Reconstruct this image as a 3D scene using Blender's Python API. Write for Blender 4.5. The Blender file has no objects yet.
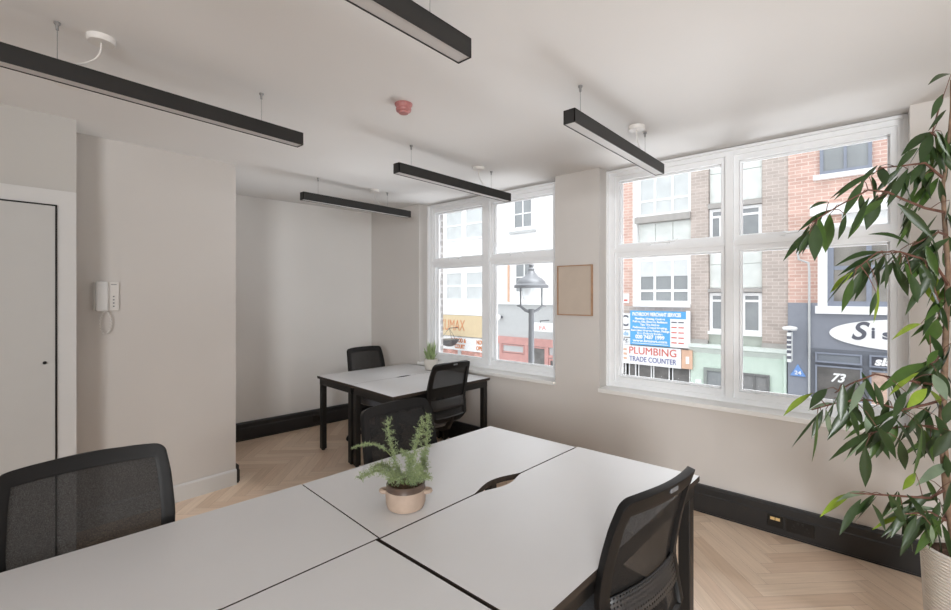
import bpy, bmesh, math, random
from mathutils import Vector, Matrix
random.seed(7)
C = bpy.context.scene.collection
PI = math.pi
# ------------------------------------------------------------------ materials
WORLD = 1.8; EXPO = 0.0
LIGHTS = [('added_sky_fill', (-3.0, 6.0, 5.4), (-2.4, 1.8, .6), 3.0, 2.5, 480, (.94, .97, 1)),  # added lamps outside, above the view, topping up the sky
          ('added_sky_fill', (-.5, 6.0, 5.4), (-.4, 2.2, .3), 3.0, 2.5, 520, (.94, .97, 1)),
          ('added_upward_fill', (-3.2, 7.0, -.9), (-2.8, 1.6, 2.6), 3.4, 2.6, 250, (.95, .975, 1)),  # added lamps hidden below the sills, aimed up to fill the ceiling
          ('added_upward_fill', (-.5, 7.0, -.9), (-.9, 1.6, 2.6), 3.4, 2.6, 220, (.95, .975, 1)),
          ('added_room_fill', (2.0, -2.8, 1.8), (-.9, 3.4, 1.7), 1.2, 1.4, 95, (.97, .985, 1)),  # added fill lamps behind the camera, no real fittings there
          ('added_room_fill', (2.2, -.6, 1.4), (-3.6, .9, 1.7), 1.4, 1.2, 4, (.98, .99, 1))]
LEAVES=[[0.216,2.335,2.323,0.15,2.222,2.264,0.0215,0],[0.197,2.346,2.26,0.16,2.265,2.155,0.0291,0],[0.198,2.271,2.179,0.149,2.21,2.1,0.0246,0],[0.232,2.513,2.329,0.232,2.542,2.253,0.0309,0],[0.17,2.394,2.142,0.083,2.278,2.043,0.0375,0],[0.167,2.338,2.124,0.133,2.274,2.003,0.044,0],[0.123,2.194,2.043,0.062,2.086,1.951,0.0279,0],[0.187,2.291,2.113,0.205,2.351,2.017,0.0462,0],[0.23,2.489,2.173,0.227,2.517,2.107,0.0459,0],[0.118,2.333,2.007,0.165,2.331,1.879,0.0634,0],[0.098,2.191,1.974,0.043,2.151,1.841,0.0317,0],[0.139,2.345,1.963,0.083,2.331,1.832,0.0372,1],[0.025,2.227,2.006,0.038,2.182,1.918,0.0442,0],[0.014,2.145,1.969,-0.11,2.05,1.875,0.0214,0],[-0.005,2.096,1.948,-0.095,1.971,1.856,0.0211,0],[-0.018,2.07,1.928,-0.073,1.965,1.791,0.0349,0],[0.001,2.206,1.969,0.009,2.25,1.883,0.0553,0],[-0.025,2.078,1.883,-0.028,2.044,1.816,0.0316,0],[0.019,2.224,1.896,-0.013,2.198,1.77,0.0554,0],[-0.013,2.174,1.845,-0.064,2.165,1.738,0.0293,1],[-0.095,1.97,1.825,-0.187,1.872,1.745,0.0206,0],[-0.163,1.895,1.745,-0.223,1.828,1.645,0.0273,0],[-0.134,1.828,1.758,-0.135,1.797,1.639,0.0456,0],[-0.109,2.024,1.817,-0.116,1.957,1.678,0.0461,1],[-0.148,1.779,1.725,-0.174,1.765,1.658,0.0192,0],[-0.105,1.9,1.84,-0.154,1.854,1.816,0.0167,0],[0.106,2.239,1.71,-0.007,2.114,1.745,0.018,0],[0.192,2.477,1.781,0.116,2.367,1.708,0.0309,0],[0.183,2.331,1.755,0.126,2.238,1.69,0.0363,0],[0.038,2.185,1.681,-0.096,2.033,1.631,0.0216,0],[0.024,2.1,1.673,-0.087,2.025,1.597,0.0278,0],[-0.045,1.994,1.608,-0.104,1.942,1.537,0.0238,2],[0.001,2.198,1.651,-0.045,2.104,1.508,0.0404,0],[0.036,2.046,1.658,0.035,2.006,1.548,0.0472,0],[0.058,2.244,1.655,0.09,2.279,1.547,0.0367,0],[-0.045,1.974,1.587,-0.073,1.923,1.472,0.0303,1],[0.018,2.049,1.564,0.007,2.028,1.435,0.034,2],[0.013,2.009,1.54,-0.003,2.012,1.459,0.0234,0],[0.151,2.4,1.664,0.093,2.397,1.619,0.0455,0],[0.149,2.359,1.653,0.185,2.44,1.49,0.0596,2],[0.104,2.131,1.6,0.118,2.112,1.503,0.0375,0],[0.208,2.491,1.692,0.223,2.531,1.628,0.0386,0],[0.206,2.361,1.814,0.224,2.423,1.776,0.0365,0],[0.207,2.411,1.756,0.222,2.456,1.685,0.0447,0],[0.203,2.33,1.508,0.141,2.232,1.436,0.0252,1],[0.135,2.273,1.426,0.055,2.152,1.372,0.0288,2],[0.179,2.318,1.443,0.161,2.351,1.345,0.0578,1],[0.218,2.359,1.559,0.204,2.281,1.488,0.0363,0],[0.147,2.196,1.295,0.028,2.045,1.203,0.0415,1],[0.123,2.159,1.264,0.046,2.059,1.189,0.0206,2],[0.212,2.298,1.36,0.19,2.329,1.266,0.0494,0],[0.159,2.172,1.261,0.188,2.138,1.182,0.0408,3],[0.166,2.173,1.272,0.205,2.222,1.175,0.0475,0],[0.14,2.114,1.218,0.09,2.062,1.155,0.04,2],[0.163,2.341,1.181,0.188,2.311,1.132,0.0441,2],[-0.149,1.901,1.197,-0.221,1.82,1.122,0.0238,2],[-0.109,1.887,1.219,-0.15,1.814,1.159,0.0332,0],[-0.066,1.848,1.246,-0.072,1.826,1.127,0.0351,0],[-0.052,2.049,1.202,-0.068,2.069,1.117,0.028,0],[-0.013,1.916,1.253,-0.052,1.845,1.155,0.029,3],[-0.12,1.814,1.158,-0.187,1.717,1.05,0.0321,0],[-0.128,1.789,1.152,-0.136,1.721,1.015,0.0414,1],[-0.113,1.901,1.148,-0.105,1.96,1.046,0.0201,3],[-0.091,2.003,1.152,-0.165,1.949,1.125,0.0174,3],[-0.049,2.023,1.155,-0.021,2.039,1.081,0.0276,0],[-0.017,1.949,1.193,0.005,2.007,1.093,0.0329,0],[0.073,2.215,1.103,-0.073,2.059,1.015,0.0252,1],[0.013,2.113,1.056,-0.112,2.013,0.944,0.0316,0],[-0.014,2.021,1.016,-0.014,2.033,0.872,0.0408,0],[-0.007,1.974,1.06,-0.07,1.963,0.964,0.0199,3],[0.015,1.961,1.1,0.064,2.054,0.981,0.0391,0],[0.063,2.148,1.099,0.118,2.135,0.982,0.0455,0],[0.108,2.091,1.129,0.138,2.167,0.972,0.0434,0],[0.127,2.101,1.086,0.102,2.033,0.933,0.0433,1],[0.123,2.302,0.878,0.087,2.271,0.814,0.0367,2],[0.222,2.399,0.907,0.122,2.27,0.839,0.0442,3],[0.162,2.324,1.001,0.067,2.175,0.942,0.0438,1],[0.204,2.211,1.068,0.161,2.203,0.968,0.0476,0],[0.204,2.366,0.945,0.212,2.373,0.861,0.0366,0],[-0.051,2.121,0.812,-0.136,2.004,0.741,0.0326,2],[-0.006,2.133,0.818,-0.092,2.03,0.799,0.0215,3],[0.196,2.458,0.75,0.083,2.385,0.718,0.0306,0],[0.187,2.35,0.746,0.033,2.211,0.709,0.0256,3],[0.211,2.28,0.877,0.181,2.191,0.776,0.049,0],[0.164,2.347,0.732,0.004,2.198,0.668,0.0295,2],[0.087,2.307,0.685,0.043,2.274,0.618,0.0187,3],[0.119,2.18,0.763,0.08,2.123,0.665,0.0278,0],[0.185,2.416,0.724,0.149,2.38,0.643,0.0301,2],[0.156,2.201,0.736,0.163,2.241,0.656,0.0173,3],[0.187,2.431,0.65,0.199,2.386,0.532,0.0379,0],[0.196,2.379,0.687,0.22,2.379,0.563,0.0517,0],[0.212,2.456,0.71,0.194,2.411,0.668,0.038,0],[0.081,2.15,0.8,0.032,2.098,0.761,0.0174,3],[0.087,2.058,1.209,0.054,1.975,1.127,0.0298,0],[-0.034,2.072,1.154,-0.065,2.039,1.05,0.0316,1],[0.046,2.166,1.157,0.025,2.174,1.058,0.032,0],[0.092,2.229,1.063,0.056,2.154,0.977,0.0323,0],[0.158,2.272,1.387,0.199,2.341,1.287,0.0321,0],[0.072,2.182,1.626,0.1,2.236,1.526,0.0319,0],[-0.022,1.99,1.614,-0.053,2.0,1.513,0.0269,0],[-0.062,1.935,1.796,-0.08,1.871,1.709,0.0266,0],[0.166,2.208,1.116,0.205,2.241,1.013,0.0379,0],[0.154,2.406,0.835,0.193,2.459,0.726,0.0342,1],[0.175,2.226,1.339,0.141,2.167,1.287,0.0277,1],[0.203,2.388,1.604,0.18,2.36,1.541,0.0333,0],[0.218,2.448,2.009,0.195,2.419,1.925,0.034,0],[0.209,2.289,1.864,0.19,2.235,1.782,0.0317,0],[0.212,2.27,1.164,0.194,2.279,1.072,0.0418,0],[0.034,2.103,1.055,0.014,2.099,0.961,0.0312,0],[0.074,2.087,1.04,0.089,2.142,0.926,0.0338,0],[0.003,2.124,1.129,-0.013,2.08,1.044,0.0319,3],[-0.095,1.973,1.176,-0.116,1.961,1.071,0.031,0],[0.059,2.168,1.647,0.024,2.088,1.565,0.0319,0],[-0.008,2.155,1.671,-0.024,2.118,1.569,0.0326,0],[0.08,2.249,1.694,0.07,2.19,1.601,0.0328,1]]
TRUNK=[(0.238,2.409,0.599),(0.213,2.389,0.775),(0.197,2.376,1.033),(0.202,2.382,1.217),(0.208,2.388,1.401),(0.214,2.395,1.622),(0.203,2.386,1.825),(0.2,2.385,1.936),(0.214,2.399,2.066),(0.223,2.408,2.214),(0.223,2.409,2.326)]
BRANCHES=[[(0.202,2.378,1.835),(0.147,2.296,1.845),(0.091,2.214,1.869),(0.045,2.14,1.892),(-0.007,2.06,1.893),(-0.079,1.964,1.836),(-0.148,1.87,1.774)],[(0.2,2.39,1.963),(0.149,2.317,2.013),(0.079,2.229,1.996),(0.025,2.155,1.983)],[(0.213,2.387,2.064),(0.184,2.349,2.104),(0.161,2.315,2.123)],[(0.213,2.387,1.567),(0.182,2.32,1.628),(0.131,2.235,1.661),(0.076,2.147,1.68),(0.018,2.056,1.677),(-0.04,1.965,1.614)],[(0.21,2.385,1.438),(0.183,2.327,1.512),(0.145,2.261,1.648)],[(0.199,2.375,1.144),(0.146,2.278,1.135),(0.077,2.166,1.126),(-0.002,2.046,1.17),(-0.077,1.929,1.173),(-0.144,1.82,1.156)],[(0.202,2.378,1.199),(0.16,2.295,1.209),(0.09,2.189,1.23),(0.011,2.073,1.257),(-0.053,1.972,1.229),(-0.089,1.895,1.207)],[(0.202,2.378,0.812),(0.16,2.29,0.8),(0.077,2.167,0.824),(-0.007,2.043,0.848),(-0.052,1.954,0.868)],[(0.205,2.38,0.702),(0.158,2.273,0.756),(0.089,2.145,0.773)],[(0.199,2.375,1.033),(0.133,2.273,1.061),(0.051,2.156,1.06),(-0.007,2.06,1.05)],[(0.202,2.378,1.328),(0.173,2.306,1.289),(0.148,2.237,1.287)],[(0.208,2.383,1.751),(0.183,2.327,1.758),(0.11,2.23,1.705)]]
def new_mat(name):
    m = bpy.data.materials.new(name); m.use_nodes = True
    nt = m.node_tree; b = nt.nodes['Principled BSDF']
    return m, nt, b
def srgb(r, g, b):
    f = lambda c: (c/255/12.92) if c/255 <= .04045 else ((c/255+.055)/1.055)**2.4
    return (f(r), f(g), f(b), 1)
def plain(name, col, rough=.6, metal=0, noise=.04, scale=8, bump=0, spec=.5):
    m, nt, b = new_mat(name)
    c = srgb(*col)
    b.inputs['Roughness'].default_value = rough; b.inputs['Metallic'].default_value = metal
    b.inputs['Specular IOR Level'].default_value = spec
    tc = nt.nodes.new('ShaderNodeTexCoord'); n = nt.nodes.new('ShaderNodeTexNoise')
    n.inputs['Scale'].default_value = scale; n.inputs['Detail'].default_value = 4
    nt.links.new(tc.outputs['Object'], n.inputs['Vector'])
    r = nt.nodes.new('ShaderNodeValToRGB')
    r.color_ramp.elements[0].position = .3; r.color_ramp.elements[1].position = .7
    r.color_ramp.elements[0].color = [x*(1-noise) for x in c[:3]]+[1]
    r.color_ramp.elements[1].color = [min(1, x*(1+noise)) for x in c[:3]]+[1]
    nt.links.new(n.outputs['Fac'], r.inputs['Fac']); nt.links.new(r.outputs['Color'], b.inputs['Base Color'])
    if bump:
        bp = nt.nodes.new('ShaderNodeBump'); bp.inputs['Strength'].default_value = bump; bp.inputs['Distance'].default_value = .005
        nt.links.new(n.outputs['Fac'], bp.inputs['Height']); nt.links.new(bp.outputs['Normal'], b.inputs['Normal'])
    return m
def brick(name, c1, c2, mortar, scale=1.0, bw=.23, bh=.078, ms=.012):
    m, nt, b = new_mat(name); b.inputs['Roughness'].default_value = .9
    tc = nt.nodes.new('ShaderNodeTexCoord'); sep = nt.nodes.new('ShaderNodeSeparateXYZ'); cmb = nt.nodes.new('ShaderNodeCombineXYZ')
    ad = nt.nodes.new('ShaderNodeMath'); ad.operation = 'ADD'
    nt.links.new(tc.outputs['Object'], sep.inputs[0])
    nt.links.new(sep.outputs['X'], ad.inputs[0]); nt.links.new(sep.outputs['Y'], ad.inputs[1])
    nt.links.new(ad.outputs[0], cmb.inputs['X']); nt.links.new(sep.outputs['Z'], cmb.inputs['Y'])
    t = nt.nodes.new('ShaderNodeTexBrick'); nt.links.new(cmb.outputs[0], t.inputs['Vector'])
    t.inputs['Color1'].default_value = srgb(*c1); t.inputs['Color2'].default_value = srgb(*c2); t.inputs['Mortar'].default_value = srgb(*mortar)
    t.inputs['Scale'].default_value = scale; t.inputs['Brick Width'].default_value = bw; t.inputs['Row Height'].default_value = bh
    t.inputs['Mortar Size'].default_value = ms; t.inputs['Mortar Smooth'].default_value = .2; t.inputs['Bias'].default_value = -.1
    n = nt.nodes.new('ShaderNodeTexNoise'); n.inputs['Scale'].default_value = 3; nt.links.new(tc.outputs['Object'], n.inputs['Vector'])
    mx = nt.nodes.new('ShaderNodeMix'); mx.data_type = 'RGBA'; mx.blend_type = 'MULTIPLY'; mx.inputs[0].default_value = .35
    nt.links.new(t.outputs['Color'], mx.inputs[6]); nt.links.new(n.outputs['Fac'], mx.inputs[7])
    hs = nt.nodes.new('ShaderNodeHueSaturation'); hs.inputs['Value'].default_value = 1.3; hs.inputs['Saturation'].default_value = .8
    nt.links.new(mx.outputs[2], hs.inputs['Color']); nt.links.new(hs.outputs[0], b.inputs['Base Color'])
    return m
def glassmat(name, refl=.06, tint=(1, 1, 1, 1), veil=0):
    m = bpy.data.materials.new(name); m.use_nodes = True; nt = m.node_tree; nt.nodes.clear()
    o = nt.nodes.new('ShaderNodeOutputMaterial'); tr = nt.nodes.new('ShaderNodeBsdfTransparent'); gl = nt.nodes.new('ShaderNodeBsdfGlossy')
    tr.inputs[0].default_value = tint; gl.inputs['Roughness'].default_value = .02
    fr = nt.nodes.new('ShaderNodeFresnel'); fr.inputs[0].default_value = 1.3
    mx = nt.nodes.new('ShaderNodeMixShader'); nt.links.new(fr.outputs[0], mx.inputs[0]); nt.links.new(tr.outputs[0], mx.inputs[1]); nt.links.new(gl.outputs[0], mx.inputs[2])
    nt.links.new(mx.outputs[0], o.inputs[0]); return m
def meshfabric(name, col, opac=.7):
    m, nt, b = new_mat(name); b.inputs['Base Color'].default_value = srgb(*col); b.inputs['Roughness'].default_value = .75
    tc = nt.nodes.new('ShaderNodeTexCoord'); w = nt.nodes.new('ShaderNodeTexNoise'); w.inputs['Scale'].default_value = 700; w.inputs['Detail'].default_value = 1
    nt.links.new(tc.outputs['Object'], w.inputs['Vector'])
    mr = nt.nodes.new('ShaderNodeMapRange'); mr.inputs[1].default_value = .35; mr.inputs[2].default_value = .65
    mr.inputs[3].default_value = opac-.08; mr.inputs[4].default_value = opac+.08
    nt.links.new(w.outputs['Fac'], mr.inputs[0]); nt.links.new(mr.outputs[0], b.inputs['Alpha'])
    return m
def perforated(name, col, s=75):
    m, nt, b = new_mat(name); b.inputs['Base Color'].default_value = srgb(*col); b.inputs['Roughness'].default_value = .45
    tc = nt.nodes.new('ShaderNodeTexCoord'); sp = nt.nodes.new('ShaderNodeSeparateXYZ'); nt.links.new(tc.outputs['Object'], sp.inputs[0])
    prev = None
    for ax in ('Y', 'Z'):
        a = nt.nodes.new('ShaderNodeMath'); a.operation = 'MULTIPLY'; a.inputs[1].default_value = 2*PI*s/1.0; nt.links.new(sp.outputs[ax], a.inputs[0])
        c = nt.nodes.new('ShaderNodeMath'); c.operation = 'COSINE'; nt.links.new(a.outputs[0], c.inputs[0])
        if prev is None: prev = c
        else:
            d = nt.nodes.new('ShaderNodeMath'); d.operation = 'ADD'; nt.links.new(prev.outputs[0], d.inputs[0]); nt.links.new(c.outputs[0], d.inputs[1]); prev = d
    g = nt.nodes.new('ShaderNodeMath'); g.operation = 'LESS_THAN'; g.inputs[1].default_value = 1.0; nt.links.new(prev.outputs[0], g.inputs[0])
    nt.links.new(g.outputs[0], b.inputs['Alpha']); return m
def attrmat(name, rough=.4, translucent=0, attr='col'):
    m, nt, b = new_mat(name); b.inputs['Roughness'].default_value = rough
    a = nt.nodes.new('ShaderNodeAttribute'); a.attribute_name = attr
    n = nt.nodes.new('ShaderNodeTexNoise'); n.inputs['Scale'].default_value = 30
    tc = nt.nodes.new('ShaderNodeTexCoord'); nt.links.new(tc.outputs['Object'], n.inputs['Vector'])
    mx = nt.nodes.new('ShaderNodeMix'); mx.data_type = 'RGBA'; mx.blend_type = 'OVERLAY'; mx.inputs[0].default_value = .25
    nt.links.new(a.outputs['Color'], mx.inputs[6]); nt.links.new(n.outputs['Fac'], mx.inputs[7]); nt.links.new(mx.outputs[2], b.inputs['Base Color'])
    if translucent:
        o = nt.nodes['Material Output']; t = nt.nodes.new('ShaderNodeBsdfTranslucent'); nt.links.new(mx.outputs[2], t.inputs[0])
        ms = nt.nodes.new('ShaderNodeMixShader'); ms.inputs[0].default_value = translucent
        nt.links.new(b.outputs[0], ms.inputs[1]); nt.links.new(t.outputs[0], ms.inputs[2]); nt.links.new(ms.outputs[0], o.inputs[0])
    return m
def woodfloor():
    m, nt, b = new_mat('oak_herringbone'); b.inputs['Roughness'].default_value = .42; b.inputs['Specular IOR Level'].default_value = .35
    uv = nt.nodes.new('ShaderNodeUVMap'); uv.uv_map = 'UVMap'
    mp = nt.nodes.new('ShaderNodeMapping'); mp.inputs['Scale'].default_value = (1.5, 22, 1); nt.links.new(uv.outputs[0], mp.inputs[0])
    n = nt.nodes.new('ShaderNodeTexNoise'); n.inputs['Scale'].default_value = 2.5; n.inputs['Detail'].default_value = 6; nt.links.new(mp.outputs[0], n.inputs['Vector'])
    a = nt.nodes.new('ShaderNodeAttribute'); a.attribute_name = 'col'
    r = nt.nodes.new('ShaderNodeValToRGB'); r.color_ramp.elements[0].position = .3; r.color_ramp.elements[1].position = .75
    r.color_ramp.elements[0].color = (.90, .885, .865, 1); r.color_ramp.elements[1].color = (1.06, 1.06, 1.06, 1)
    nt.links.new(n.outputs['Fac'], r.inputs[0])
    mx = nt.nodes.new('ShaderNodeMix'); mx.data_type = 'RGBA'; mx.blend_type = 'MULTIPLY'; mx.inputs[0].default_value = 1
    nt.links.new(a.outputs['Color'], mx.inputs[6]); nt.links.new(r.outputs[0], mx.inputs[7]); nt.links.new(mx.outputs[2], b.inputs['Base Color'])
    return m
M = {}
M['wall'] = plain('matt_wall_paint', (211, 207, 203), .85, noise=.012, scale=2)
M['wall_lightened'] = plain('matt_wall_paint_lightened', (240, 239, 237), .85, noise=.012, scale=2)  # wall paint whitened to stand in for light the left wall lacks
M['ceiling'] = plain('ceiling_paint', (229, 228, 227), .9, noise=.01, scale=2)
M['gloss_white'] = plain('satin_white_woodwork', (216, 216, 215), .4, noise=.01)
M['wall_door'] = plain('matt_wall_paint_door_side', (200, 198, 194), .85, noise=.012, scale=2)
M['door'] = plain('door_paint', (198, 198, 196), .5, noise=.01)
M['frame'] = plain('window_frame_paint', (246, 248, 250), .35, noise=.01)
M['sill'] = plain('sill_paint', (240, 240, 238), .35, noise=.01)
M['black'] = plain('black_powder_coat', (24, 23, 22), .45, noise=.1)
M['lampblack'] = plain('black_lamp_housing', (34, 33, 32), .5, noise=.05)
M['diffuser'] = plain('opal_diffuser', (200, 198, 197), .5, noise=.01)
M['trunking'] = plain('dark_grey_skirting_paint', (40, 40, 41), .4, noise=.08)
M['desk'] = plain('white_laminate', (212, 212, 213), .36, noise=.012, scale=5, spec=.5)
M['deskedge'] = plain('dark_desk_edge', (52, 44, 38), .6, noise=.1)
M['chairblack'] = plain('chair_frame_plastic', (20, 19, 19), .5, noise=.05, spec=.3)
M['mesh'] = meshfabric('chair_mesh', (20, 18, 17), .92)
M['perf'] = perforated('perforated_lumbar_plastic', (58, 58, 59))
M['seatfabric'] = plain('seat_fabric', (92, 94, 98), .95, noise=.15, scale=150, bump=.3)
M['greyplastic'] = plain('grey_plastic', (120, 122, 126), .5)
M['terracotta'] = plain('stoneware', (172, 152, 136), .7, noise=.08, scale=25, bump=.2)
M['glaze'] = plain('dark_brown_glaze', (84, 68, 58), .4, noise=.2, scale=30)
M['soil'] = plain('soil', (84, 62, 48), 1, noise=.5, scale=60, bump=1)
M['whitepot'] = plain('white_ceramic', (214, 210, 202), .6, noise=.04, scale=20)
M['steel'] = plain('steel_wire', (150, 150, 150), .4, metal=.6)
M['whiteplastic'] = plain('white_plastic', (225, 222, 218), .4, noise=.01)
M['red'] = plain('pink_red_plastic', (182, 122, 120), .4, noise=.1, scale=60)
M['oak'] = plain('thin_oak_frame', (176, 140, 112), .6, noise=.15, scale=20)
M['board'] = plain('beige_board', (196, 182, 168), .9, noise=.03)
M['socket'] = plain('black_socket', (22, 21, 20), .35)
M['ivory'] = plain('ivory_jack', (222, 190, 130), .5)
M['glass'] = glassmat('window_glass')
M['leaf'] = attrmat('ficus_leaf', .3, .22)
M['fern'] = attrmat('fern_green', .6, .3)
M['bark'] = plain('bark_brown', (112, 78, 66), .8, noise=.3, scale=40)
M['barkpale'] = plain('bark_pale', (122, 100, 82), .8, noise=.3, scale=40)
M['floor'] = woodfloor()
# ------------------------------------------------------------------ mesh helpers
class MB:
    def __init__(s): s.v = []; s.f = []; s.mi = []; s.col = []
    def add(s, vs, fs, mi=0, col=None):
        o = len(s.v); s.v += [tuple(v) for v in vs]
        for f in fs: s.f.append([o+i for i in f]); s.mi.append(mi); s.col.append(col)
        return s
    def box(s, x0, x1, y0, y1, z0, z1, mi=0, col=None):
        if x0 > x1: x0, x1 = x1, x0
        if y0 > y1: y0, y1 = y1, y0
        if z0 > z1: z0, z1 = z1, z0
        vs = [(x0,y0,z0),(x1,y0,z0),(x1,y1,z0),(x0,y1,z0),(x0,y0,z1),(x1,y0,z1),(x1,y1,z1),(x0,y1,z1)]
        return s.add(vs, [(0,3,2,1),(4,5,6,7),(0,1,5,4),(1,2,6,5),(2,3,7,6),(3,0,4,7)], mi, col)
    def prism(s, pts, z0, z1, mi=0, side=None, col=None):
        n = len(pts); a = sum(pts[i][0]*pts[(i+1)%n][1]-pts[(i+1)%n][0]*pts[i][1] for i in range(n))
        if a < 0: pts = pts[::-1]
        vs = [(p[0],p[1],z0) for p in pts]+[(p[0],p[1],z1) for p in pts]
        s.add(vs, [list(range(n))[::-1], list(range(n, 2*n))], mi, col)
        o = len(s.v)-2*n
        for i in range(n):
            j = (i+1) % n; s.f.append([o+i, o+j, o+n+j, o+n+i]); s.mi.append(mi if side is None else side); s.col.append(col)
        return s
    def extr(s, pts, axis, a, b, mi=0):
        # profile pts in the two other axes, extruded along axis from a to b
        def P(p, t): return {'x': (t, p[0], p[1]), 'y': (p[0], t, p[1]), 'z': (p[0], p[1], t)}[axis]
        n = len(pts); vs = [P(p, a) for p in pts]+[P(p, b) for p in pts]
        fs = [list(range(n)), list(range(n, 2*n))[::-1]]+[(i, i+n, (i+1) % n+n, (i+1) % n) for i in range(n)]
        return s.add(vs, fs, mi)
    def tube(s, pts, r, n=8, mi=0, col=None, cap=True):
        pts = [Vector(p) for p in pts]; rs = r if isinstance(r, (list, tuple)) else [r]*len(pts); rings = []
        up = None
        for i, p in enumerate(pts):
            t = (pts[min(i+1, len(pts)-1)]-pts[max(i-1, 0)])
            if t.length < 1e-9: t = Vector((0, 0, 1))
            t.normalize()
            if up is None: up = Vector((0,0,1)) if abs(t.z) < .9 else Vector((1,0,0))
            a = t.cross(up)
            if a.length < 1e-4: a = t.orthogonal()
            a.normalize(); b = a.cross(t).normalized(); up = b
            rings.append([p+a*math.cos(2*PI*k/n)*rs[i]+b*math.sin(2*PI*k/n)*rs[i] for k in range(n)])
        vs = [v for rg in rings for v in rg]; fs = []
        for i in range(len(pts)-1):
            for k in range(n):
                fs.append((i*n+k, i*n+(k+1)%n, (i+1)*n+(k+1)%n, (i+1)*n+k))
        if cap: fs.append(list(range(n))[::-1]); fs.append([(len(pts)-1)*n+k for k in range(n)])
        return s.add(vs, fs, mi, col)
    def lathe(s, prof, cx=0, cy=0, n=32, mi=0, cap=(True, True), sx=1, sy=1):
        vs = [(cx+r*sx*math.cos(2*PI*k/n), cy+r*sy*math.sin(2*PI*k/n), z) for r, z in prof for k in range(n)]; fs = []
        for i in range(len(prof)-1):
            for k in range(n): fs.append((i*n+k, i*n+(k+1)%n, (i+1)*n+(k+1)%n, (i+1)*n+k))
        if cap[0]: fs.append(list(range(n))[::-1])
        if cap[1]: fs.append([(len(prof)-1)*n+k for k in range(n)])
        return s.add(vs, fs, mi)
    def build(s, name, mats, parent=None, smooth=False, bevel=0, fixn=True):
        me = bpy.data.meshes.new(name); me.from_pydata(s.v, [], s.f)
        if not isinstance(mats, (list, tuple)): mats = [mats]
        for m in mats: me.materials.append(m)
        for p, mi in zip(me.polygons, s.mi): p.material_index = mi; p.use_smooth = smooth
        if any(c is not None for c in s.col):
            at = me.color_attributes.new('col', 'FLOAT_COLOR', 'CORNER')
            for p, c in zip(me.polygons, s.col):
                c = c or (1, 1, 1, 1)
                for li in p.loop_indices: at.data[li].color = (c[0], c[1], c[2], 1)
        me.update()
        if fixn:
            bm = bmesh.new(); bm.from_mesh(me); bmesh.ops.recalc_face_normals(bm, faces=bm.faces); bm.to_mesh(me); bm.free()
        o = bpy.data.objects.new(name, me); C.objects.link(o)
        if parent is not None: o.parent = parent
        if bevel:
            b = o.modifiers.new('bevel', 'BEVEL'); b.width = bevel; b.segments = 2; b.limit_method = 'ANGLE'; b.harden_normals = False
        if smooth and not bevel:
            try: me.set_sharp_from_angle(angle=math.radians(40))
            except Exception: pass
        return o
def tag(o, label=None, cat=None, group=None, kind=None):
    if label: o['label'] = label
    if cat: o['category'] = cat
    if group: o['group'] = group
    if kind: o['kind'] = kind
    return o
def empty(name, loc, rz=0):
    o = bpy.data.objects.new(name, None); C.objects.link(o); o.location = loc; o.rotation_euler = (0, 0, rz); o.empty_display_size = .1
    return o
def copy_tree(o, parent=None):
    c = o.copy(); C.objects.link(c); c.parent = parent
    for ch in list(o.children): copy_tree(ch, c)
    return c
def struct(o): o['kind'] = 'structure'; return o
def text(s, x, y, z, size, mat, parent, width=None, off=0, shear=0, align='CENTER', rot=0, name='lettering', ext=.004):
    cu = bpy.data.curves.new(name, 'FONT'); cu.body = s; cu.size = size; cu.offset = off; cu.shear = shear; cu.extrude = ext
    cu.align_x = align; cu.align_y = 'CENTER'; cu.materials.append(mat)
    o = bpy.data.objects.new(name, cu); C.objects.link(o); o.rotation_euler = (PI/2, 0, rot); o.location = (x, y, z)
    bpy.context.view_layer.update()
    me = bpy.data.meshes.new_from_object(o); me.name = name; w = o.dimensions.x
    bpy.data.objects.remove(o); bpy.data.curves.remove(cu)
    o = bpy.data.objects.new(name, me); C.objects.link(o); o.rotation_euler = (PI/2, 0, rot); o.location = (x, y, z)
    if parent is not None: o.parent = parent
    if width and w > 0: o.scale = (width/w, 1, 1)
    return o
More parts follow.
